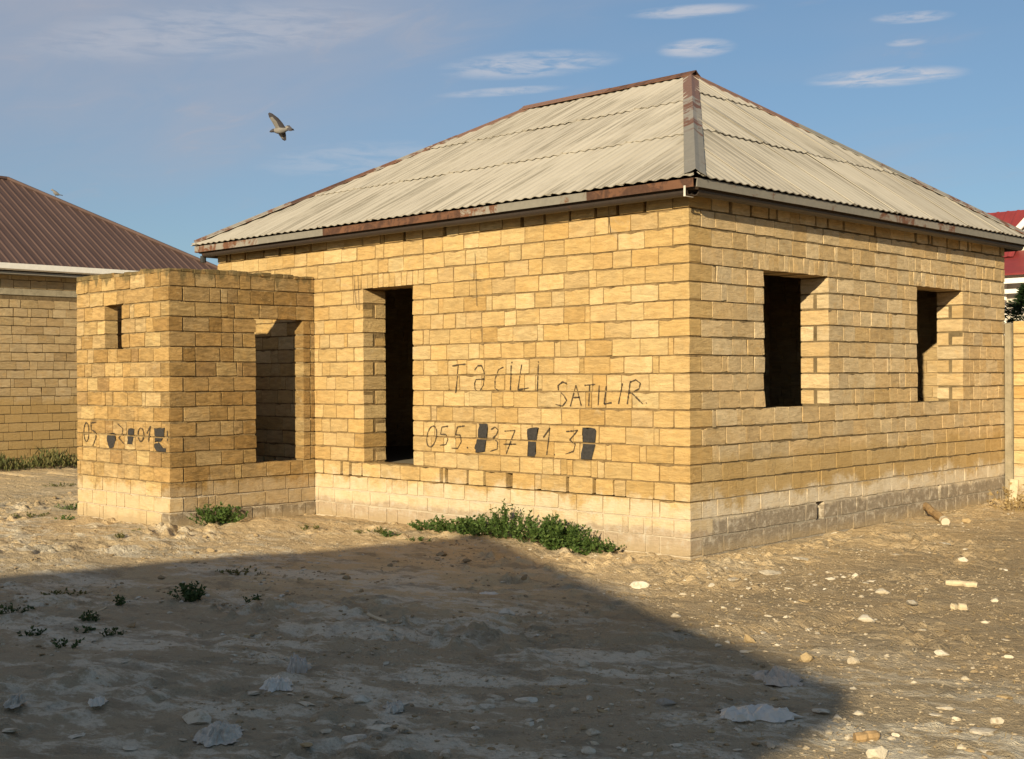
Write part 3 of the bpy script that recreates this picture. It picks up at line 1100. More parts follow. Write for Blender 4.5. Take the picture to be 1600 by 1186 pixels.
for nm, chars in (('letter', LETTERS), ('digit', DIGITS)):
    for ch in chars:
        bm = bmesh.new()
        for st in ch:
            seg_ribbon(bm, W1(st), .017, -.0075, None)
        mesh_obj(nm, bm, M_pencil, house)
for pg in ([(470, 445), (518, 445), (512, 520), (502, 600), (450, 606), (445, 580), (462, 520)],
           [(742, 475), (808, 464), (795, 545), (790, 630), (744, 633), (750, 550)],
           [(1058, 470), (1133, 470), (1130, 560), (1105, 652), (1048, 645), (1060, 560)]):
    bm = bmesh.new()
    patch(bm, W1(pg), -.0085)
    mesh_obj('paint_patch', bm, M_paint, house)
# loose wires hanging down the front wall
for i, pts in enumerate(([(553, 428), (554, 455), (557, 480), (561, 484), (560, 455), (559, 430)], [(742, 396), (743, 420), (744, 445), (745, 478)], [(951, 322), (952, 345), (954, 364)])):
    bm = bmesh.new()
    tube(bm, [on_plane(a_, b_, 1, -.02) for a_, b_ in pts], .0025, 5)
    mesh_obj('wire', bm, M_dark, house)

# ------------------------------------------------------------------ annex
AX, AY = -6.48, -2.313
AWID, ATH = 2.46, .20
annex = tag(empty('stone_annex', (0, 0, 0)), 'small roofless orange stone annex with narrow slot window, built against the front wall', 'outbuilding')
WC, WD, WE = Wall('Y', (AX, AY, 0), -1), Wall('X', (AX, AY, 0)), Wall('X', (AX - AWID + ATH, AY + ATH, 0))
rng = random.Random(23)
OPC = [(1.195, 1.66, 12, 15)]
OPD = [(1.322, 2.112, 4, 14)]
lay(WC, rng, AWID, -1, 17, OPC, soldier=False, depth=.17, thick=.195, start=lambda k: (.38 if k % 2 else .2) + JT)
lay(WD, rng, 2.305, -1, 17, OPD, soldier=False, depth=.17, thick=.195, start=lambda k: (.2 if k % 2 else .38) + JT)
for k in range(-1, 17):
    z0, z1 = k * H + JT / 2, (k + 1) * H - JT / 2
    if k % 2:
        WC.put(-.002, .38, -.004, .19, z0, z1)
    else:
        WD.put(-.002, .38, -.004, .19, z0, z1)
lay(WE, rng, 2.09, 1, 17, [], depth=.1, jamb=False)
AT = 17 * H
wC = mesh_obj('wall', core(WC, AWID - .006, [-.3, AT], OPC, .018, .186, ins=.01), M_mortar_an, annex)
wD = mesh_obj('wall', core(WD, 2.303, [-.3, AT], OPD, .018, .186, u_start=.188, ins=.01), M_mortar_an, annex)
bm = bmesh.new()
box(bm, AX - AWID + .002, AX - AWID + ATH - .018, AY + .19, -.006, -.3, AT)
wE = mesh_obj('wall', bm, M_mortar_an, annex)
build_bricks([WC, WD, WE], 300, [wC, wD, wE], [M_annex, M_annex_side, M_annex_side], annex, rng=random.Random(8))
bm = bmesh.new()
rg = random.Random(2)


def coping(bm, wall, length, u_0=0., d_0=-.006, d_1=.19):
    u = u_0
    while u < length - .01:
        e = min(length, u + rg.uniform(.08, .22))
        p, q = wall.pt(u, d_0 + rg.uniform(0, .012), 0), wall.pt(e, d_1, 0)
        box(bm, min(p.x, q.x), max(p.x, q.x), min(p.y, q.y), max(p.y, q.y), AT - .001 - rg.uniform(0, .02), AT + rg.uniform(.028, .058), .008)
        u = e


coping(bm, WC, AWID)
coping(bm, WD, 2.30, .194)
coping(bm, WE, 2.09, 0, .012, .19)
mesh_obj('mortar_coping', bm, M_annex_side, annex)
for ch in ([ell(285, 280, 32, 118, 0)], [[(408, 156), (340, 166), (346, 250), (392, 276), (408, 340), (366, 452)]],
           [[(676, 176), (742, 236), (738, 300), (690, 350), (752, 424)]], [ell(966, 312, 36, 84)], [[(1040, 298), (1086, 206), (1060, 404)]], [[(1296, 262), (1300, 390)]]):
    bm = bmesh.new()
    for st in ch:
        seg_ribbon(bm, W2(st), .02, -.009, None)
    mesh_obj('digit', bm, M_pencil, annex)
for pg in ([(548, 292), (600, 320), (640, 290), (654, 380), (622, 470), (574, 486), (545, 400)],
           [(812, 235), (888, 240), (874, 340), (858, 432), (798, 432), (806, 330)],
           [(1138, 235), (1262, 236), (1250, 330), (1215, 400), (1140, 400)],
           [(1135, 428), (1200, 408), (1226, 470), (1282, 480), (1276, 548), (1200, 536), (1140, 490)]):
    bm = bmesh.new()
    patch(bm, W2(pg), -.0095)
    mesh_obj('paint_patch', bm, M_paint, annex)

# ------------------------------------------------------------------ neighbour's house, left
NX, NY0, NY1 = -19.3, -6.0, 6.7
nb = tag(empty('neighbouring_house', (0, 0, 0)), 'dull yellow stone house with brown metal hip roof at the left edge', 'house')
WN = Wall('X', (NX, NY0, 0))
rng = random.Random(31)
NZ = 4.20
BEAM = (3.80, 3.94)
lay(WN, rng, NY1 - NY0, -1, 19, [], depth=.1, jamb=False)
rows = []
for (c, L, d, h) in WN.b:
    k = round((c.z - H / 2) / H)
    rows.append((c, L, d, h))
WN.b = rows
WN2 = Wall('X', (NX, NY0, BEAM[1] - 20 * H))
lay(WN2, rng, NY1 - NY0, 20, 22, [], depth=.1, jamb=False)
WN.b = [q for q in WN.b if q[0].z + H / 2 < BEAM[0] + .03]
WN.b += [q for q in WN2.b if q[0].z + q[3] / 2 < NZ + .14]
bm = bmesh.new()
box(bm, NX - .38, NX - .014, NY0, NY1, -.3, NZ)
wN = mesh_obj('wall', bm, M_mortar_dark, nb)
build_bricks([WN], 300, [wN], [M_neigh], nb, hidden=lambda wi, c: not (.2 < c.y < 3.6), rng=random.Random(4))
bm = bmesh.new()
box(bm, NX - .012, NX + .012, NY0, NY1, BEAM[0], BEAM[1], .004)
mesh_obj('ring_beam', bm, M_concrete, nb)
bm = bmesh.new()
box(bm, NX - 7.2, NX - .383, NY0, NY0 + .3, -.3, NZ)
box(bm, NX - 7.2, NX - .383, NY1 - .3, NY1, -.3, NZ)
box(bm, NX - 7.2, NX - 6.9, NY0 + .302, NY1 - .302, -.3, NZ)
mesh_obj('wall', bm, M_in, nb)


def mat_brownroof():
    m, t = new_mat('brown_ribbed_metal')
    p = t.pos()
    mp = t.add('ShaderNodeMapping', Vector=p)
    mp.inputs['Scale'].default_value = (.4, 3, .4)
    n = t.noise(mp.outputs[0], 1., 5, .6)
    c = t.ramp(n, [(.3, (.075, .046, .039)), (.7, (.105, .066, .056))])
    finish(t, c, .65, None, spec=.2)
    return m


M_brown = mat_brownroof()
NE = 4.455
e0, e1, n0, n1 = NX + .4, NX - 7.6, NY1 + .3, NY0 - .4
ap1, ap0 = Vector((NX - 3.6, 3.0, 6.90)), Vector((NX - 3.6, -2.2, 6.90))


def ribbed(c0, c1, t0, t1, name, mat, parent, pitch=.20):
    ux = (c1 - c0).normalized()
    rel = t0 - c0
    SLv = rel - ux * rel.dot(ux)
    SL = SLv.length
    uy = SLv.normalized()
    uz = ux.cross(uy)
    W = (c1 - c0).length
    tl, tr = rel.dot(ux), (t1 - c0).dot(ux)
    us = []
    u = -.3
    while u < W + .3:
        us += [(u, 0), (u + pitch * .62, 0), (u + pitch * .72, .018), (u + pitch * .9, .018)]
        u += pitch
    bm = bmesh.new()
    A = [bm.verts.new((a_, 0, z_)) for a_, z_ in us]
    B = [bm.verts.new((a_, SL, z_)) for a_, z_ in us]
    for i in range(len(us) - 1):
        bm.faces.new((A[i], A[i + 1], B[i + 1], B[i]))
    g = lambda: bm.verts[:] + bm.edges[:] + bm.faces[:]
    bmesh.ops.bisect_plane(bm, geom=g(), plane_co=(0, 0, 0), plane_no=Vector((-SL, tl, 0)).normalized(), clear_outer=True)
    bmesh.ops.bisect_plane(bm, geom=g(), plane_co=(W, 0, 0), plane_no=Vector((SL, W - tr, 0)).normalized(), clear_outer=True)
    bm.normal_update()
    bmesh.ops.solidify(bm, geom=bm.faces[:], thickness=.01)
    o = mesh_obj(name, bm, mat, parent)
    o.matrix_local = Matrix(((ux.x, uy.x, uz.x, c0.x), (ux.y, uy.y, uz.y, c0.y), (ux.z, uy.z, uz.z, c0.z), (0, 0, 0, 1)))
    return o


q = [Vector((e0, n1, NE)), Vector((e0, n0, NE)), Vector((e1, n0, NE)), Vector((e1, n1, NE))]
nroof = ribbed(q[0], q[1], ap0, ap1, 'roof', M_brown, nb)
for c0, c1, t0, t1 in ((q[1], q[2], ap1, ap1), (q[2], q[3], ap1, ap0), (q[3], q[0], ap0, ap0)):
    ribbed(c0, c1, t0, t1, 'roof', M_brown, nb)
bm = bmesh.new()
for p0, p1 in ((q[1], ap1), (q[2], ap1), (q[0], ap0), (q[3], ap0), (ap0, ap1)):
    tube(bm, [p0 + Vector((0, 0, .03)), p1 + Vector((0, 0, .03))], .055, 6)
mesh_obj('ridge_cap', bm, M_brown, nb)
bm = bmesh.new()
prism(bm, [(-.10, -.03), (-.09, -.12), (.0, -.15), (.05, -.12), (.06, 0), (.045, 0), (.04, -.05), (-.085, -.025)], q[0], q[1], (1, 0, 0), (0, 0, 1))
mesh_obj('gutter', bm, M_white, nb)
bm = bmesh.new()
box(bm, NX - .1, e0 - .06, n1 + .02, n0 - .02, NZ + .03, NZ + .085)
mesh_obj('soffit', bm, M_galv, nb)

# ------------------------------------------------------------------ fence on the right
fence = tag(empty('stone_fence_wall', (0, 8.0, 0)), 'stone yard wall with grey concrete pillar joining the right end of the house', 'wall')
fence.location = (0, 0, 0)
WF = Wall('Y', (.145, 8.0, 0), 1)
rng = random.Random(41)
lay(WF, rng, 5.5, -1, 14, [], depth=.17, jamb=False)
bm = bmesh.new()
box(bm, .14, 5.64, 8.012, 8.18, -.3, 14 * H - .02)
wF = mesh_obj('wall', bm, M_mortar, fence)
build_bricks([WF], 300, [wF], [M_front], fence)
bm = bmesh.new()
box(bm, .012, .135, 7.97, 8.2, -.3, 13.85 * H, .015)
for v in bm.verts:
    v.co += Vector((random.uniform(-.01, .01), random.uniform(-.02, .02), 0))
mesh_obj('pillar', bm, M_concrete, fence)

# ------------------------------------------------------------------ red-roofed house far right
M_red = plain('red_metal_tile', (.19, .03, .03), .45, var=.2, nscale=3)
M_wallw = plain('off_white_render', (.60, .56, .48), .9, var=.12)
M_glass = plain('dark_window_glass', (.03, .035, .04), .12, var=.2)
red = tag(empty('red_roofed_house', (0, 0, 0)), 'white rendered house with red roof beyond the right end of the stone house', 'house')
RX0, RX1, RY = -9.0, -1.2, 25.
bm = bmesh.new()
box(bm, RX0, RX1, RY, RY + 8, -.3, 5.85)
mesh_obj('wall', bm, M_wallw, red)
ribbed(Vector((-9.4, RY - .55, 5.25)), Vector((-6.62, RY - .55, 5.25)), Vector((-9.4, RY + .9, 6.72)), Vector((-6.62, RY + .9, 6.72)), 'roof', M_red, red, .3)
bm = bmesh.new()
prism(bm, [(0, 0), (1.75, 1.72), (3.5, 0)], (-6.55, RY - .3, 5.87), (-6.55, RY + 7, 5.87), (1, 0, 0), (0, 0, 1))
mesh_obj('gable', bm, M_wallw, red)
bm = bmesh.new()
for s in (0, 1):
    a_, b_ = ((-6.72, 5.78), (-4.8, 7.67)) if s == 0 else ((-2.88, 5.78), (-4.8, 7.67))
    d = Vector((b_[0] - a_[0], 0, b_[1] - a_[1])).normalized()
    prism(bm, [(-.36, 0), (-.30, .22), (-.36, .22)] if 0 else [(-.40, -.02), (-.32, -.02), (-.32, .2), (-.40, .2)], (a_[0], RY, a_[1]), (b_[0], RY, b_[1]), (0, 1, 0), (0, 0, 1))
mesh_obj('barge_board', bm, M_white, red)
bm = bmesh.new()
prism(bm, [(0, 0), (1.95, 1.92), (3.9, 0), (3.9, .05), (1.95, 1.98), (0, .05)], (-6.75, RY - .28, 5.89), (-6.75, RY + 7, 5.89), (1, 0, 0), (0, 0, 1))
mesh_obj('gable_roof', bm, M_red, red)
bm = bmesh.new()
prism(bm, [(0, 0), (-1.5, -.75), (-1.5, -.80), (0, -.05)], (-7.2, RY - .05, 5.45), (-1.4, RY - .05, 5.45), (0, 1, 0), (0, 0, 1))
mesh_obj('porch_roof', bm, M_red, red)
bm = bmesh.new()
box(bm, -7.3, -1.3, RY - 1.62, RY - 1.56, 4.42, 4.56)
box(bm, -7.2, -1.3, RY - 1.40, RY - 1.30, 4.16, 4.28)
mesh_obj('porch_beam', bm, M_white, red)
bm = bmesh.new()
tube(bm, [(-7.15, RY - .35, 5.2), (-7.15, RY - .35, 4.75), (-7.05, RY - .1, 4.5), (-7.05, RY - .1, .0)], .06, 8)
mesh_obj('downpipe', bm, M_white, red)
bm = bmesh.new()
box(bm, -6.2, -5.0, RY - .06, RY - .02, 1.2, 3.2)
wn = mesh_obj('window', bm, M_white, red)
bm = bmesh.new()
box(bm, -6.1, -5.1, RY - .075, RY - .062, 1.3, 3.1)
mesh_obj('pane', bm, M_glass, wn)

# ------------------------------------------------------------------ the house behind the photographer: its shadow lies on the plot
sh = tag(empty('flat_roofed_house', (0, 0, 0)), 'flat roofed rendered house standing behind the viewpoint', 'house')
SHH = 4.0
kx, ky = SUN_TO.x / SUN_TO.z * SHH, SUN_TO.y / SUN_TO.z * SHH
pl = [(-2.88, -.12), (1.36, -2.50), (1.50, -2.62), (4.06, -3.90)]
foot = [Vector((a_ + kx, b_ + ky)) for a_, b_ in pl]
foot += [foot[-1] + Vector((.45, -4.4)), Vector((foot[0].x - 1.9, foot[0].y - 7.6))]      # the roof slab
base = [foot[0] + Vector((.1, -.4)), foot[3] + Vector((-1.1, .1)), foot[3] + Vector((-.5, -4.1)), foot[5] + Vector((.3, .4))]


def slab_mesh(poly, z0, z1):
    bm = bmesh.new()
    lo = [bm.verts.new((p.x, p.y, z0)) for p in poly]
    hi = [bm.verts.new((p.x, p.y, z1)) for p in poly]
    for i in range(len(poly)):
        j = (i + 1) % len(poly)
        bm.faces.new((lo[i], lo[j], hi[j], hi[i]))
    bm.faces.new(hi)
    bm.faces.new(lo[::-1])
    bmesh.ops.recalc_face_normals(bm, faces=bm.faces[:])
    return bm


mesh_obj('wall', slab_mesh(base, -.3, SHH - .252), M_wallw, sh)
mesh_obj('roof', slab_mesh(foot, SHH - .25, SHH), M_concrete, sh)


# ------------------------------------------------------------------ plants
def mat_leaf(name, c0, c1, c2):
    m, t = new_mat(name)
    r = t.rnd()
    c = t.ramp(r, [(0, c0), (.6, c1), (1, c2)])
    finish(t, c, .6, None, spec=.25, trans=.25)
    return m


M_weed = mat_leaf('green_weed_leaf', (.035, .065, .014), (.065, .115, .025), (.11, .16, .04))
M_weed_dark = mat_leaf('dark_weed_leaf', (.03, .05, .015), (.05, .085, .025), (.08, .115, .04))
M_olive = mat_leaf('olive_weed_leaf', (.07, .085, .025), (.13, .13, .045), (.22, .18, .075))
M_straw = mat_leaf('dry_straw', (.30, .22, .10), (.42, .31, .15), (.24, .165, .07))
M_conifer = mat_leaf('dark_conifer_leaf', (.010, .022, .008), (.018, .038, .012), (.03, .055, .016))


def leaf_verts(rg, p, d, L, wd):
    d = d.normalized()
    s = d.cross(Vector((rg.uniform(-1, 1), rg.uniform(-1, 1), rg.uniform(-1, 1)))).normalized()
    n = d.cross(s)
    return [p, p + d * L * .5 + s * wd + n * wd * .3, p + d * L, p + d * L * .5 - s * wd + n * wd * .3]


def quads(name, Q, mat, parent=None):
    v = np.array([c[:] for q in Q for c in q])
    f = np.arange(len(v)).reshape(-1, 4)
    return data_obj(name, np_mesh(name, v, f, mat), parent)


def weed(label, px, py, hgt, rad, nst, seed, mat, group=None, cat='weed', name='weed_plant', leaf=.035, ax=1., at=None, per=14):
    rg = random.Random(seed)
    p0 = at or gpt(px, py)
    root = tag(empty(name, p0, R(44)), label, cat, group)
    Q = []
    bm = bmesh.new()
    for i in range(nst):
        a = rg.uniform(0, 6.283)
        rr = rad * math.sqrt(rg.random())
        b = Vector((math.cos(a) * rr * ax * .5, math.sin(a) * rr * .5, -.02))
        h = hgt * rg.uniform(.45, 1.) * (1 - .45 * (rr / rad) ** 2)
        tip = Vector((math.cos(a) * rr * ax * 1.05, math.sin(a) * rr * 1.05, h))
        mid = b.lerp(tip, .5) + Vector((rg.uniform(-.02, .02), rg.uniform(-.02, .02), h * .12))
        tube(bm, [b, mid, tip], [.004, .003, .0015], 3)
        for k in range(per):
            s = rg.uniform(.15, 1)
            p = b.lerp(mid, s * 2) if s < .5 else mid.lerp(tip, s * 2 - 1)
            d = Vector((rg.uniform(-1, 1), rg.uniform(-1, 1), rg.uniform(-.1, 1.1)))
            L = leaf * rg.uniform(.6, 1.4)
            Q.append(leaf_verts(rg, p, d, L, L * .27))
    f = quads('foliage', Q, mat, root)
    mesh_obj('stem', bm, mat, root)
    return root


WG = 'green weeds along the foot of the front wall'
for i, (px, py, h, r_, n, ax, lb) in enumerate((
        (672, 818, .13, .22, 26, 1.3, 'low green weed at the left end of the weed strip below the phone number'),
        (712, 822, .17, .26, 34, 1.4, 'knee-low green weed, second from the left in the wall strip'),
        (748, 826, .22, .26, 36, 1.2, 'mid-height green weed left of the tallest one in the wall strip'),
        (790, 828, .36, .25, 46, 1.0, 'tallest green weed clump at the foot of the front wall'),
        (835, 832, .29, .28, 46, 1.2, 'bushy green weed just right of the tallest wall clump'),
        (872, 835, .33, .24, 44, 1.0, 'tall leafy weed under the last painted-out digit'),
        (902, 840, .24, .22, 34, 1.1, 'green weed sloping down near the right end of the wall strip'),
        (932, 845, .13, .2, 22, 1.5, 'last low green weed at the right end of the wall strip'))):
    pw = on_plane(px, 830, 1, -.32)
    pw.z = ghs(pw.x, pw.y)
    weed(lb, px, py, h * 1.25, r_ * 1.15, int(n * 1.3), 100 + i, M_weed, WG, leaf=.034 + .006 * (i % 3), at=pw, ax=ax, per=18)
pw = on_plane(342, 808, 0, AX + .32)
pw.z = ghs(pw.x, pw.y)
weed('rounded green weed against the dark side of the stone annex', 342, 808, .27, .36, 64, 120, M_weed, leaf=.045, ax=1.2, at=pw)
weed('dark leafy weed standing alone in the shaded dirt', 295, 938, .17, .17, 34, 121, M_weed_dark, leaf=.035)
TG = 'small weed tufts on the open dirt'
for i, (px, py, h, r_, ax, lb, m) in enumerate((
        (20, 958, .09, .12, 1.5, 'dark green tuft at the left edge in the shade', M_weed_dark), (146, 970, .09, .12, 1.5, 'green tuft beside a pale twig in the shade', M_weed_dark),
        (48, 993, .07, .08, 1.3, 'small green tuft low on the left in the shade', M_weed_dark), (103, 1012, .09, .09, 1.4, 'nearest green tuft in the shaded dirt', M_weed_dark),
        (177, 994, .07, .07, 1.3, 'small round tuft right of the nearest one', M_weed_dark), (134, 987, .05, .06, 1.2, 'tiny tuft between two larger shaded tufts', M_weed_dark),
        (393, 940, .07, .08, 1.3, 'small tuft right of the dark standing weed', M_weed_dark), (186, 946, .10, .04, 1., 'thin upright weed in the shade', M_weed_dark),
        (112, 796, .11, .2, 1.8, 'wide bright green tuft at the left foot of the annex', M_weed), (48, 808, .07, .18, 1.8, 'flat sunlit tuft left of the annex', M_olive),
        (100, 812, .06, .12, 1.4, 'low sunlit tuft in front of the wide bright one', M_weed), (98, 760, .06, .2, 2., 'dull tuft on the far track by the annex', M_olive),
        (483, 826, .05, .1, 1.5, 'sunlit tuft in the corner between annex and house', M_olive), (585, 832, .06, .16, 1.8, 'sunlit tuft left of the weed strip', M_olive),
        (612, 838, .07, .12, 1.4, 'sunlit green tuft nearest the weed strip', M_weed), (378, 896, .05, .14, 1.8, 'faint olive tuft at the shadow edge', M_olive),
        (655, 845, .05, .1, 1.6, 'low tuft in front of the weed strip start', M_weed), (186, 838, .035, .06, 1.2, 'tiny dry tuft on the sunlit sand', M_olive),
        (216, 832, .035, .06, 1.4, 'tiny tuft in front of the annex corner', M_olive), (112, 930, .04, .15, 1.8, 'sparse olive tuft in the shaded dirt', M_olive))):
    weed(lb, px, py, h, r_, max(8, int(r_ * 110)), 140 + i, m, TG, cat='weed tuft', name='weed_tuft', leaf=.03, ax=ax, per=9)
weed('dry straw-coloured weeds at the foot of the yard wall pillar', 1580, 797, .42, .35, 30, 181, M_straw, cat='dry weed', name='dry_weed', leaf=.05, per=8)
weed('thin dry weed by the broken log at the side wall', 1436, 805, .22, .22, 16, 182, M_straw, cat='dry weed', name='dry_weed', leaf=.04, per=6)

# weeds along the neighbour's wall
rg = random.Random(55)
Q = []
for i in range(5200):
    y_ = rg.uniform(-1.5, 6.)
    x_ = rg.uniform(NX + .08, NX + 1.0)
    h = .52 * rg.uniform(.3, 1) * (.55 + .45 * math.sin(y_ * 2.3) ** 2)
    p = Vector((x_, y_, ghs(x_, y_) - .02)) if i % 40 == 0 else Vector((x_, y_, -.02))
    d = Vector((rg.uniform(-.6, .6), rg.uniform(-.6, .6), 1))
    z_ = rg.uniform(0, h * .7)
    Q.append(leaf_verts(rg, p + Vector((0, 0, z_)), d, h * .4, .016))
tag(quads('grass', Q, M_olive), kind='stuff')

# dry grass litter on the right of the plot
Q = []
N = 20000
xs = np.array([rg.uniform(-.2, 6.5) for _ in range(N)])
ys = np.array([rg.uniform(-6.2, 7.8) for _ in range(N)])
den = vnoise(xs / .8, ys / .8, 21)
hz = gh(xs, ys)
for x_, y_, z_, dd in zip(xs, ys, hz, den):
    if x_ < .1 and y_ > -.1 or rg.random() > dd * 1.3 - .25:
        continue
    d = Vector((rg.uniform(-1, 1), rg.uniform(-1, 1), rg.uniform(.05, .6)))
    Q.append(leaf_verts(rg, Vector((x_, y_, z_ - .004)), d, rg.uniform(.02, .06), rg.uniform(.001, .0024)))
tag(quads('dry_grass', Q, M_straw), kind='stuff')

# conifer behind the yard wall
tree = tag(empty('conifer_tree', (-.85, 11., 0)), 'dark green conifer behind the yard wall at the right edge', 'tree')
bm = bmesh.new()
tube(bm, [(0, 0, -.1), (.02, 0, 1.5), (0, .02, 3.3)], [.07, .05, .015], 7)
mesh_obj('trunk', bm, M_wood, tree)
Q = []
for i in range(9000):
    z_ = rg.uniform(.4, 3.45)
    rmax = .95 * min(1, (3.55 - z_) / 1.1) * (.75 + .25 * math.sin(z_ * 9))
    a = rg.uniform(0, 6.283)
    rr = rmax * math.sqrt(rg.random()) * (.8 + .3 * math.sin(a * 5 + z_ * 3))
    p = Vector((math.cos(a) * rr, math.sin(a) * rr, z_))
    Q.append(leaf_verts(rg, p, Vector((math.cos(a), math.sin(a), rg.uniform(-.2, .9))), rg.uniform(.06, .13), .014))
quads('crown', Q, M_conifer, tree)

# ------------------------------------------------------------------ stones and litter
def mat_stone_chip(name, tones):
    m, t = new_mat(name)
    r = t.rnd()
    c = t.ramp(r, [(i / (len(tones) - 1), q_) for i, q_ in enumerate(tones)])
    p = t.pos()
    n = t.noise(p, 22., 5, .7)
    c = t.mix(t.math('MULTIPLY', t.step(n, .46, .68), .65), c, (.24, .18, .11))
    finish(t, c, .95, t.math('ADD', n, t.math('MULTIPLY', t.noise(p, 90., 3, .7), .5)), .6, .012, spec=.1)
    return m


M_chip = mat_stone_chip('pale_limestone_chip', [(.47, .41, .32), (.55, .495, .39), (.42, .35, .25), (.58, .53, .44), (.47, .39, .27)])
M_chip_grey = mat_stone_chip('grey_stone', [(.30, .27, .23), (.36, .33, .28), (.26, .235, .2)])
M_grit = mat_stone_chip('sandy_grit', [(.36, .285, .185), (.44, .36, .245), (.30, .23, .145), (.52, .45, .34)])
M_clod = mat_stone_chip('dirt_clod', [(.26, .19, .11), (.33, .245, .14), (.22, .165, .10)])
M_block = stone('broken_limestone', TONES[:5])


def rock_data(seed, sub=2, flat=.6, boxy=0.):
    bm = bmesh.new()
    bmesh.ops.create_icosphere(bm, subdivisions=sub, radius=.5)
    o_ = Vector((seed * 7.3, seed * 3.1, seed * 1.7))
    for v in bm.verts:
        d = v.co.normalized()
        if boxy:
            mx = max(abs(d.x), abs(d.y), abs(d.z))
            v.co = d.lerp(d / mx * .8, boxy) * .5
        k = 1 + .42 * mnoise.noise(d * 1.3 + o_) + .22 * mnoise.noise(d * 3.1 + o_)
        v.co = v.co * k
    # a few cleaved faces
    rg_ = random.Random(seed)
    for _ in range(9):
        n = Vector((rg_.uniform(-1, 1), rg_.uniform(-1, 1), rg_.uniform(-.3, 1))).normalized()
        lim = rg_.uniform(.2, .33)
        for v in bm.verts:
            e = v.co.dot(n) - lim
            if e > 0:
                v.co -= n * e
    for v in bm.verts:
        v.co.z *= flat
    bm.verts.index_update()
    V = np.array([v.co[:] for v in bm.verts])
    Fc = np.array([[v.index for v in f.verts] for f in bm.faces])
    bm.free()
    return V, Fc


ROCKS = [rock_data(s_, 2, .55) for s_ in range(1, 9)]
PLATES = [rock_data(s_, 2, .22) for s_ in range(11, 17)]
CUBES = [rock_data(s_, 2, .8, .85) for s_ in range(21, 25)]
_rm = {}


def rock(kind, k, mat):
    key = (kind, k, mat.name)
    if key not in _rm:
        V, Fc = {'r': ROCKS, 'p': PLATES, 'c': CUBES}[kind][k]
        _rm[key] = np_mesh('stone', V, Fc, mat)
    return _rm[key]


def put_stone(px, py, wpx, label, group=None, kind='r', mat=None, k=0, ratio=None, cat='stone', name='stone', sink=.3, rz=None):
    p = gpt(px, py)
    wpx *= 1.2
    dist = (p - CAM).dot(fw)
    s = wpx / F_PX * dist
    rg_ = random.Random(int(px * 31 + py * 7))
    lst = {'r': ROCKS, 'p': PLATES, 'c': CUBES}[kind]
    kk = rg_.randrange(len(lst))
    o = bpy.data.objects.new(name, rock(kind, kk, mat or M_chip))
    zs = s * rg_.uniform(.75, 1.1)
    o.scale = (s * 1.1, s * rg_.uniform(.6, .95), zs)
    o.rotation_euler = (rg_.uniform(-.15, .15), rg_.uniform(-.15, .15), YAW + (rg_.uniform(-.5, .5) if rz is None else rz))
    hgt = {'r': .55, 'p': .22, 'c': .8}[kind] * zs * .45
    o.location = p + Vector((0, 0, hgt * (1 - sink)))
    link(o)
    tag(o, label, cat, group)
    return o


put_stone(312, 1126, 52, 'large pale flat-topped stone behind the grey crumpled sack', kind='r', sink=.35)
put_stone(560, 1098, 32, 'rounded pale stone with dark shadow in the lower shaded area')
put_stone(476, 1100, 26, 'flat pale chip between the white bag and the rounded stone', kind='p')
put_stone(792, 960, 26, 'grey-white stone alone in the middle of the shade')
put_stone(1000, 918, 30, 'whitish broken stone just outside the shadow corner', kind='r')
put_stone(1261, 1033, 22, 'squared yellow block chunk in the sun, standing on the dirt', kind='c', mat=M_block)
put_stone(1171, 1003, 17, 'small yellow block chunk at the slanting shadow edge', kind='c', mat=M_block)
put_stone(1334, 1037, 20, 'pale squared chunk beside the bright sand strip', kind='c')
put_stone(1472, 1024, 20, 'pale lump on the sunlit dirt far right', kind='r')
put_stone(1576, 1028, 15, 'small pale lump at the right edge', kind='r')
put_stone(1354, 970, 27, 'wide pale stone with dark right side in the sun', kind='r')
put_stone(1422, 943, 18, 'grey stone among dry grass in the sun', mat=M_chip_grey)
put_stone(1326, 1156, 19, 'white stone beside the brown bark piece near the bottom', kind='r')
put_stone(1558, 1130, 18, 'cream block chunk near the bottom right corner', kind='c')
put_stone(1041, 1102, 29, 'grey rounded stone left of the white bag', mat=M_chip_grey)
put_stone(1510, 816, 12, 'small yellow block chunk near the side wall', kind='c', mat=M_block)
put_stone(206, 980, 18, 'dark dirt clod in the left shade', mat=M_clod, kind='r')
put_stone(588, 1138, 36, 'pale slab chip with pointed right end near the bottom', kind='p')
put_stone(928, 1148, 22, 'upright pale chip near the bottom middle', kind='r')
put_stone(1249, 874, 25, 'white chip near the foot of the house corner', kind='p')
put_stone(1305, 838, 18, 'pink-tinged stone at the foot of the side wall', kind='r')
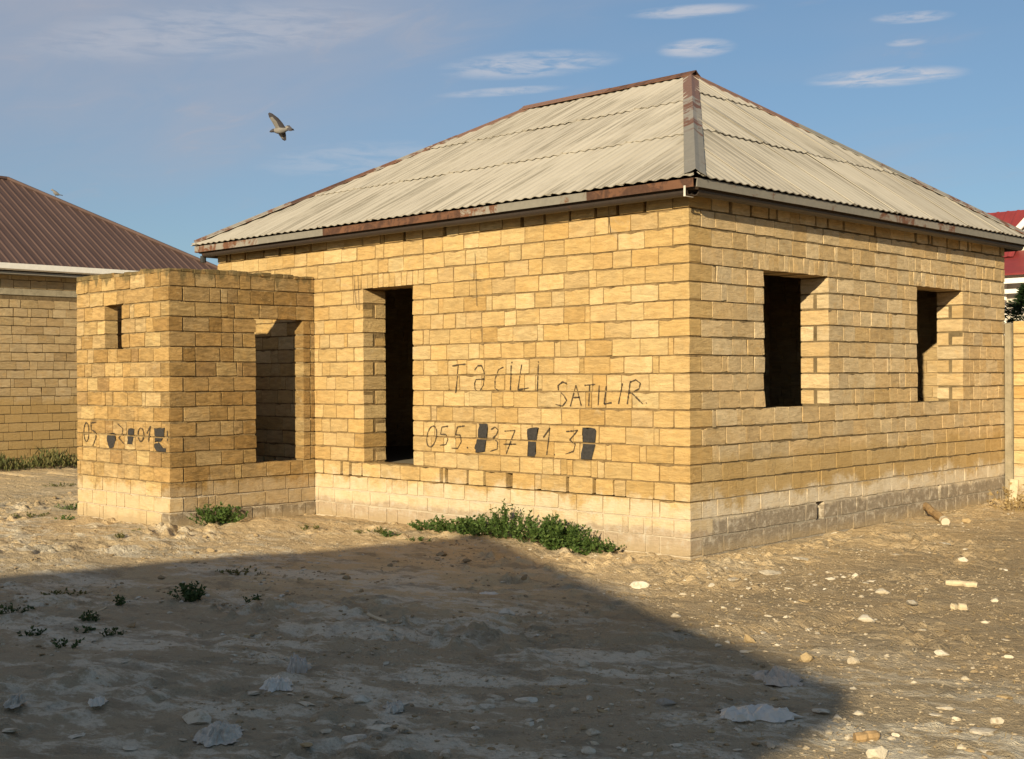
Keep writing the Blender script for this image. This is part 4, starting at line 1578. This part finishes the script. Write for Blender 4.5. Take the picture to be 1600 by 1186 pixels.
small = [(618, 1104, 38, 'p'), (546, 1134, 27, 'p'), (628, 1138, 22, 'p'), (560, 1154, 40, 'p'), (478, 1165, 25, 'p'), (496, 1150, 15, 'r'), (116, 1152, 28, 'p'),
         (16, 1142, 30, 'p'), (394, 1084, 27, 'p'), (366, 1097, 9, 'r'), (452, 1085, 13, 'p'), (284, 1156, 15, 'p'), (348, 993, 9, 'r'), (386, 996, 11, 'r'), (560, 1019, 12, 'r'),
         (264, 959, 10, 'r'), (765, 1105, 27, 'p'), (779, 1093, 32, 'p'), (824, 1096, 38, 'p'), (898, 1110, 15, 'r'), (914, 1042, 20, 'c'), (864, 1060, 14, 'r'),
         (865, 1078, 24, 'p'), (844, 1139, 10, 'r'), (650, 1175, 19, 'r'), (697, 1181, 22, 'r'), (871, 1181, 22, 'p'), (966, 1170, 10, 'r'), (921, 1176, 22, 'r'), (783, 1173, 16, 'p'),
         (1056, 964, 16, 'r'), (1058, 985, 12, 'r'), (1506, 877, 15, 'r'), (1199, 897, 40, 'p'), (1144, 906, 22, 'p'), (1114, 917, 16, 'r'), (1336, 901, 13, 'r'), (1358, 909, 17, 'p'),
         (1379, 927, 23, 'r'), (1345, 934, 10, 'r'), (1255, 939, 23, 'p'), (1472, 945, 13, 'r'), (1540, 974, 12, 'r'), (1213, 1010, 9, 'r'), (1163, 1019, 22, 'p'), (1122, 1010, 12, 'r'),
         (1427, 1069, 11, 'r'), (1499, 1069, 21, 'p'), (1508, 1062, 14, 'r'), (1568, 1090, 27, 'p'), (1435, 1106, 18, 'p'), (1459, 1117, 22, 'p'), (1476, 1108, 26, 'p'),
         (1529, 1144, 46, 'p'), (1495, 1125, 15, 'r'), (1399, 1150, 13, 'r'), (1420, 1149, 12, 'r'), (1280, 1112, 28, 'p'), (1210, 1094, 15, 'r'), (1228, 1092, 13, 'r'),
         (1334, 1077, 12, 'r'), (1362, 1089, 8, 'r'), (1309, 1123, 14, 'r'), (1370, 1182, 30, 'c'), (1502, 1170, 16, 'r'), (1445, 840, 14, 'p'), (1400, 868, 20, 'p'), (1560, 860, 18, 'p'),
         (1475, 850, 18, 'p'), (1300, 905, 16, 'p'), (1230, 920, 14, 'p'), (1160, 880, 16, 'p'), (1555, 940, 14, 'r'), (1440, 985, 14, 'p'), (1290, 985, 12, 'r'), (1570, 1000, 16, 'p'),
         (940, 1112, 20, 'p'), (1000, 1080, 18, 'p'), (700, 1110, 14, 'p'), (700, 1150, 18, 'p'), (740, 1165, 16, 'p'), (430, 1180, 22, 'p'), (380, 1165, 16, 'p'), (80, 1120, 15, 'p'),
         (200, 1170, 26, 'p'), (1110, 1145, 14, 'r'), (1060, 1165, 20, 'p'), (1150, 1172, 16, 'p'), (1010, 1180, 18, 'p'), (1260, 1170, 12, 'r'), (1545, 1175, 22, 'p')]
MARKS = ((312, 1126, 'large flat-topped stone'), (342, 1150, 'grey crumpled sack'), (434, 1074, 'small white bag'), (560, 1098, 'rounded shaded stone'), (792, 960, 'lone grey-white stone'),
         (1000, 918, 'broken white stone'), (1261, 1033, 'squared yellow chunk'), (1180, 1118, 'long white bag'), (1214, 1062, 'flat tan sack'), (1478, 914, 'thick pale stick'),
         (1354, 970, 'wide sunlit stone'), (1326, 1156, 'bark at the bottom'), (1460, 812, 'broken log'), (1078, 872, 'house corner'), (20, 1100, 'grey rag'), (152, 1100, 'bent paper scrap'),
         (295, 938, 'standing dark weed'), (103, 1012, 'nearest green tuft'), (790, 828, 'tallest wall weed'), (264, 818, 'annex corner'), (764, 928, 'thin paper scrap'), (1558, 1130, 'cream block chunk'))
_used = set()


def side_of(px, py, m):
    dx, dy = px - m[0], (py - m[1]) * 2.2
    if abs(dx) > abs(dy):
        return 'left of the ' if dx < 0 else 'right of the '
    return 'behind the ' if dy < 0 else 'in front of the '


def auto_label(px, py, wpx, what):
    ms = sorted(MARKS, key=lambda m: math.hypot(px - m[0], (py - m[1]) * 2.2))
    base = ('tiny ' if wpx < 12 else 'small ' if wpx < 20 else 'palm-sized ' if wpx < 30 else 'broad ') + what + ' '
    for lab in (base + side_of(px, py, ms[0]) + ms[0][2], base + side_of(px, py, ms[0]) + ms[0][2] + ', ' + side_of(px, py, ms[1]) + ms[1][2],
                base + 'close by, ' + side_of(px, py, ms[0]) + ms[0][2] + ', ' + side_of(px, py, ms[2])[:-4] + ms[2][2],
                base + 'farther out, ' + side_of(px, py, ms[1]) + ms[1][2] + ', ' + side_of(px, py, ms[3])[:-4] + ms[3][2]):
        if lab not in _used and len(lab.split()) <= 16:
            _used.add(lab)
            return lab
    for i in range(1, 8):
        for j in range(i + 1, 9):
            lab = base + side_of(px, py, ms[i]) + ms[i][2] + ', ' + side_of(px, py, ms[j])[:-4] + ms[j][2]
            if lab not in _used and len(lab.split()) <= 16:
                _used.add(lab)
                return lab
    return base + 'lying loose on the dirt'


for i, (px, py, wpx, kd) in enumerate(small):
    yl = i % 9 == 4
    what = ('yellow ' if yl else 'pale ') + {'p': 'flat chip', 'r': 'stone', 'c': 'block chunk'}[kd]
    put_stone(px, py, wpx, auto_label(px, py, wpx, what), 'pale stone chips scattered on the plot', kd, mat=M_block if yl else None)
for px, py, wpx in ((45, 787, 6), (58, 784, 9), (72, 784, 6), (86, 778, 9), (98, 777, 6), (110, 771, 8), (330, 862, 14), (400, 838, 9), (320, 840, 8), (540, 905, 14), (690, 868, 18),
                    (730, 878, 14), (820, 905, 14), (610, 885, 12), (1180, 890, 10), (470, 908, 12), (250, 905, 14), (565, 925, 10)):
    lab = ('sixth', 'fifth', 'fourth', 'third', 'second', 'first')[int((px - 40) / 12.5)] + ' brown clod out from the annex foot in the row at left' if px < 120 else auto_label(px, py, wpx, 'brown dirt clod')
    put_stone(px, py, wpx, lab, 'brown dirt clods left of the annex' if px < 120 else 'brown dirt clods on the plot', 'r', M_clod, cat='dirt clod', sink=.4 if px < 120 else .2, name='dirt_clod')

# gravel: thousands of chips as one mass
rg = random.Random(77)
V0, F0 = zip(*[rock_data(s_, 1, .5) for s_ in range(31, 37)])


def scatter(n, xr, yr, smin, smax, seed, thr):
    rn = np.random.default_rng(seed)
    xs_, ys_ = rn.uniform(*xr, n), rn.uniform(*yr, n)
    den_ = vnoise(xs_ / .9, ys_ / .9, seed) * .6 + vnoise(xs_ / .25, ys_ / .25, seed + 1) * .4
    keep = (den_ > thr) & ~((xs_ < .05) & (xs_ > -9) & (ys_ > -.05))
    keep &= ~((xs_ < AX + .05) & (xs_ > AX - AWID - .05) & (ys_ > AY - .05))
    xs_, ys_ = xs_[keep], ys_[keep]
    zz = gh(xs_, ys_)
    vs_, fs_, c_ = [], [], 0
    for x_, y_, z_ in zip(xs_, ys_, zz):
        k = rn.integers(0, 6)
        s = smin + (smax - smin) * rn.random() ** 3
        a = rn.uniform(0, 6.283)
        V = V0[k] * np.array([s, s * .8, s * .8])
        V = np.stack([V[:, 0] * math.cos(a) - V[:, 1] * math.sin(a), V[:, 0] * math.sin(a) + V[:, 1] * math.cos(a), V[:, 2]], -1)
        vs_.append(V + np.array([x_, y_, z_ + s * .08]))
        fs_.append(F0[k] + c_)
        c_ += len(V)
    return np.concatenate(vs_), np.concatenate(fs_)


for nm, args, m in (('gravel', (22000, (-5., 6.5), (-7., 2.), .008, .045, 3, .50), M_grit), ('gravel', (14000, (0, 6.5), (-5.5, 8.), .008, .05, 9, .50), M_grit), ('gravel', (4200, (-3, 6.5), (-7, 7.), .014, .085, 13, .54), M_chip),
                    ('dirt_crumbs', (16000, (-11, 6.5), (-7., 8.), .012, .075, 5, .5), M_clod)):
    v_, f_ = scatter(*args)
    tag(data_obj(nm, np_mesh(nm, v_, f_, m)), kind='stuff')


# crumpled plastic
def crumple(name, label, cat, px, py, wpx, dpx, hgt, mat, seed, hollow=0.):
    p = gpt(px, py)
    dist = (p - CAM).dot(fw)
    wd = wpx / F_PX * dist
    dp = dpx
    o_ = Vector((seed * 5.1, seed * 2.3, seed * .9))
    bm = bmesh.new()
    n, mrow = 20, 12
    g = []
    for j in range(mrow + 1):
        row = []
        for i in range(n + 1):
            a, b = i / n * 2 - 1, j / mrow * 2 - 1
            edge = max(0, 1 - (abs(a) ** 2.2 + abs(b) ** 2.2))
            q = Vector((a * 1.0, b * .8, 0)) + o_
            wob = mnoise.noise(q * 1.2)
            rdg = 1 - abs(mnoise.noise(q * 2.6)) * 2
            rdg2 = 1 - abs(mnoise.noise(q * 4.6 + o_)) * 2
            z_ = hgt * min(1, edge * 1.6) ** .5 * (.26 + .32 * wob + .46 * max(0, rdg) ** 2 + .20 * rdg2)  * (1 - hollow * (1 - abs(a)))
            rr = 1 + .45 * mnoise.noise(Vector((a * 1.5, b * 1.5, 5)) + o_) + .25 * mnoise.noise(Vector((a * 4.5, b * 4.5, 5)) + o_)
            row.append(bm.verts.new((a * wd / 2 * rr * math.sqrt(1 - .35 * b * b), b * dp / 2 * rr * math.sqrt(1 - .35 * a * a), max(0.004, z_))))
        g.append(row)
    for j in range(mrow):
        for i in range(n):
            if (i + j) % 2:
                bm.faces.new((g[j][i], g[j][i + 1], g[j + 1][i + 1]))
                bm.faces.new((g[j][i], g[j + 1][i + 1], g[j + 1][i]))
            else:
                bm.faces.new((g[j][i], g[j][i + 1], g[j + 1][i]))
                bm.faces.new((g[j][i + 1], g[j + 1][i + 1], g[j + 1][i]))
    o = mesh_obj(name, bm, mat, smooth=False)
    o.location = p + Vector((0, 0, .0))
    o.rotation_euler = (0, 0, YAW)
    tag(o, label, cat)
    return o


M_bag = plain('white_plastic_film', (.70, .67, .60), .35, var=.08, trans=.3)
M_film = plain('clear_plastic_film', (.56, .54, .50), .2, var=.15, spec=.5, trans=.2, alpha=.45)
M_sack = plain('grey_woven_sack', (.42, .385, .32), .8, var=.3, nscale=30, bump=.3)
M_tan = plain('tan_sack', (.42, .36, .29), .8, var=.25, nscale=20, bump=.3)
crumple('plastic_bag', 'long white plastic bag lying flat near the bottom shadow edge', 'plastic bag', 1180, 1118, 118, .30, .075, M_bag, 3, .3)
crumple('plastic_bag', 'small crumpled white bag in the shade left of centre', 'plastic bag', 434, 1074, 46, .24, .08, M_bag, 5)
crumple('plastic_bag', 'clear plastic film standing up behind the small white bag', 'plastic bag', 464, 1048, 36, .2, .12, M_film, 8)
crumple('woven_sack', 'grey crumpled sack in front of the large pale stone', 'sack', 342, 1150, 72, .36, .075, M_sack, 11)
crumple('woven_sack', 'flat tan sack lying at the slanting shadow edge', 'sack', 1214, 1062, 66, .34, .07, M_tan, 14)
crumple('paper_scrap', 'bent whitish paper scrap in the left foreground', 'paper', 152, 1100, 26, .14, .05, M_bag, 17)
crumple('woven_sack', 'grey rag at the left edge of the foreground', 'rag', 24, 1100, 28, .2, .06, M_sack, 19)
crumple('paper_scrap', 'thin white paper scrap in the middle of the shade', 'paper', 764, 928, 32, .12, .02, M_bag, 23)
crumple('woven_sack', 'pale grey crumpled cloth right of the rounded stone', 'rag', 616, 1108, 34, .2, .05, M_sack, 29)

M_log = plain('weathered_log', (.33, .22, .11), .9, var=.35, nscale=18, bump=.5)
M_bark = plain('pale_driftwood', (.52, .43, .29), .9, var=.25, nscale=18, bump=.5)
M_limewash = plain('pale_cut_end', (.50, .44, .34), .9, var=.1)


def lying(name, label, cat, pa, pb, r_, mat, lift=.0, endmat=None, seg=8):
    a, b = gpt(*pa), gpt(*pb)
    a.z += r_ * .7 + lift
    b.z += r_ * .7
    root = tag(empty(name, a), label, cat)
    bm = bmesh.new()
    rg_ = random.Random(int(pa[0]))
    pts, rads = [], []
    for i in range(7):
        p = a.lerp(b, i / 6) - a
        pts.append(p + Vector((rg_.uniform(-1, 1), rg_.uniform(-1, 1), rg_.uniform(-.5, .5))) * r_ * .3)
        rads.append(r_ * rg_.uniform(.8, 1.1))
    tube(bm, pts, rads, seg)
    mesh_obj('shaft' if endmat else 'wood', bm, mat, root)
    if endmat:
        bm = bmesh.new()
        d = (pts[-1] - pts[-2]).normalized()
        tube(bm, [pts[-1] - d * .09, pts[-1] + d * .015], [r_ * 1.12, r_ * 1.02], seg)
        mesh_obj('end', bm, endmat, root)
    return root


lying('broken_log', 'broken brown log with whitewashed end lying by the side wall', 'log', (1446, 806), (1478, 820), .055, M_log, .10, M_limewash)
lying('wooden_stick', 'thick pale stick lying on the sunlit dirt right of the house corner', 'stick', (1478, 914), (1528, 918), .03, M_bark)
lying('bark_piece', 'curved bark piece beside the grey stone in the sun', 'bark', (1486, 952), (1512, 953), .03, M_bark)
lying('bark_piece', 'brown bark piece near the white stone at the bottom', 'bark', (1334, 1158), (1372, 1156), .03, M_log)
lying('wooden_stick', 'thin pale twig beside a green tuft in the shade', 'stick', (128, 968), (166, 950), .008, M_bark)
lying('wooden_stick', 'thin bent stick left of the flat paper in the shade', 'stick', (575, 962), (606, 974), .014, M_bark)
lying('wooden_stick', 'long thin stick across the dirt in the left shade', 'stick', (60, 944), (120, 942), .008, M_bark)
bm = bmesh.new()
a_ = on_plane(1586, 775, 1, 7.86)
box(bm, -.06, .06, -.03, .03, 0, .36, .01)
for v in bm.verts:
    v.co.x *= 1 + .15 * math.sin(v.co.z * 9)
o = mesh_obj('stone_slab', bm, M_bark)
o.location = (a_.x, 7.78, ghs(a_.x, 7.78) - .02)
o.rotation_euler = (R(-14), 0, .1)
tag(o, 'upright whitish slab leaning on the yard wall pillar', 'slab')

# ------------------------------------------------------------------ birds
M_feather = plain('pale_grey_feather', (.18, .17, .16), .8, var=.2, nscale=30)
M_fdark = plain('dark_feather', (.045, .042, .05), .7, var=.2, nscale=30)


def loft(bm, st, mi=0):
    """st: (x, z, ry, rz) stations"""
    rings = []
    n = 8
    for x_, z_, a_, b_ in st:
        rings.append([bm.verts.new((x_, a_ * math.cos(2 * math.pi * k / n), z_ + b_ * math.sin(2 * math.pi * k / n))) for k in range(n)])
    for q0, q1 in zip(rings, rings[1:]):
        for k in range(n):
            bm.faces.new((q0[k], q0[(k + 1) % n], q1[(k + 1) % n], q1[k])).material_index = mi
    bm.faces.new(rings[0][::-1])
    bm.faces.new(rings[-1])
    return rings


def wing(bm, pts, mi_edge=1):
    """pts: rows of (lead, mid, trail) from root to tip; thickness added"""
    T = [[bm.verts.new(Vector(p) + Vector((0, .004, 0))) for p in row] for row in pts]
    B = [[bm.verts.new(Vector(p) - Vector((0, .004, 0))) for p in row] for row in pts]
    for i in range(len(pts) - 1):
        for j in range(len(pts[0]) - 1):
            dark = 1 if (j == len(pts[0]) - 2 or i == len(pts) - 2) else 0
            bm.faces.new((T[i][j], T[i][j + 1], T[i + 1][j + 1], T[i + 1][j])).material_index = dark
            bm.faces.new((B[i][j], B[i + 1][j], B[i + 1][j + 1], B[i][j + 1])).material_index = dark
    for i in range(len(pts) - 1):
        for j in (0, len(pts[0]) - 1):
            bm.faces.new((T[i][j], T[i + 1][j], B[i + 1][j], B[i][j])).material_index = 1


bird = bpy.data.objects.new('pigeon', None)
bm = bmesh.new()
rings = loft(bm, [(-.145, -.012, .004, .004), (-.125, -.008, .018, .018), (-.10, -.002, .022, .024), (-.08, -.002, .024, .026), (-.05, -.004, .040, .042), (0, -.006, .048, .05),
                  (.05, -.004, .04, .04), (.09, 0, .025, .022), (.12, .002, .03, .012), (.175, -.008, .065, .007)])
for f in bm.faces:
    cx_ = f.calc_center_median().x
    f.material_index = 1 if cx_ < -.085 or cx_ > .075 else 0
wing(bm, [[(-.055, -.03, .02), (.0, -.03, .02), (.075, -.03, .02)], [(-.085, -.07, .09), (-.03, -.065, .10), (.045, -.05, .08)],
          [(-.115, -.10, .15), (-.075, -.10, .16), (.0, -.085, .14)], [(-.125, -.12, .20), (-.105, -.12, .215), (-.07, -.11, .20)]])
wing(bm, [[(-.045, .03, -.01), (.01, .03, -.02), (.06, .03, -.015)], [(-.035, .06, -.05), (.01, .07, -.06), (.06, .06, -.06)], [(-.01, .09, -.09), (.02, .10, -.105), (.055, .09, -.095)],
          [(.0, .11, -.11), (.025, .12, -.125), (.05, .11, -.118)]])
wing(bm, [[(.05, -.02, .02), (.08, -.02, .0), (.10, -.02, -.02)], [(.09, -.03, .045), (.12, -.03, .02), (.13, -.03, -.03)], [(.13, -.03, .045), (.16, -.03, .01), (.165, -.03, -.03)]])
bird = mesh_obj('pigeon', bm, None, mats=[M_feather, M_fdark], smooth=True)
bird.location = CAM + ray(438, 203) * 21
bird.scale = (1.25, 1.25, 1.25)
bird.rotation_euler = (0, R(-4), YAW)
tag(bird, 'grey and white pigeon flying with one wing raised in the blue sky', 'bird')
bm = bmesh.new()
loft(bm, [(-.11, .155, .004, .004), (-.085, .16, .022, .022), (-.06, .155, .026, .028), (-.045, .12, .04, .045), (0, .085, .055, .058), (.06, .06, .04, .038), (.10, .045, .03, .012), (.17, .03, .035, .006)])
for s in (-.02, .02):
    tube(bm, [(-.005, s, .04), (-.01, s, -.01)], .006, 5)
bird2 = mesh_obj('pigeon', bm, M_feather, smooth=True)
tt = .2
hp = None
best = 9e9
for i in range(200):
    p = ap1.lerp(q[1], i / 200)
    v = p - CAM
    pxx = 800 + F_PX * v.dot(rt) / v.dot(fw)
    if abs(pxx - 86) < best:
        best, hp = abs(pxx - 86), p
bird2.location = hp + Vector((0, 0, .095))
bird2.rotation_euler = (0, 0, YAW + .3)
tag(bird2, 'small pigeon perched on the brown roof hip at the left', 'bird')
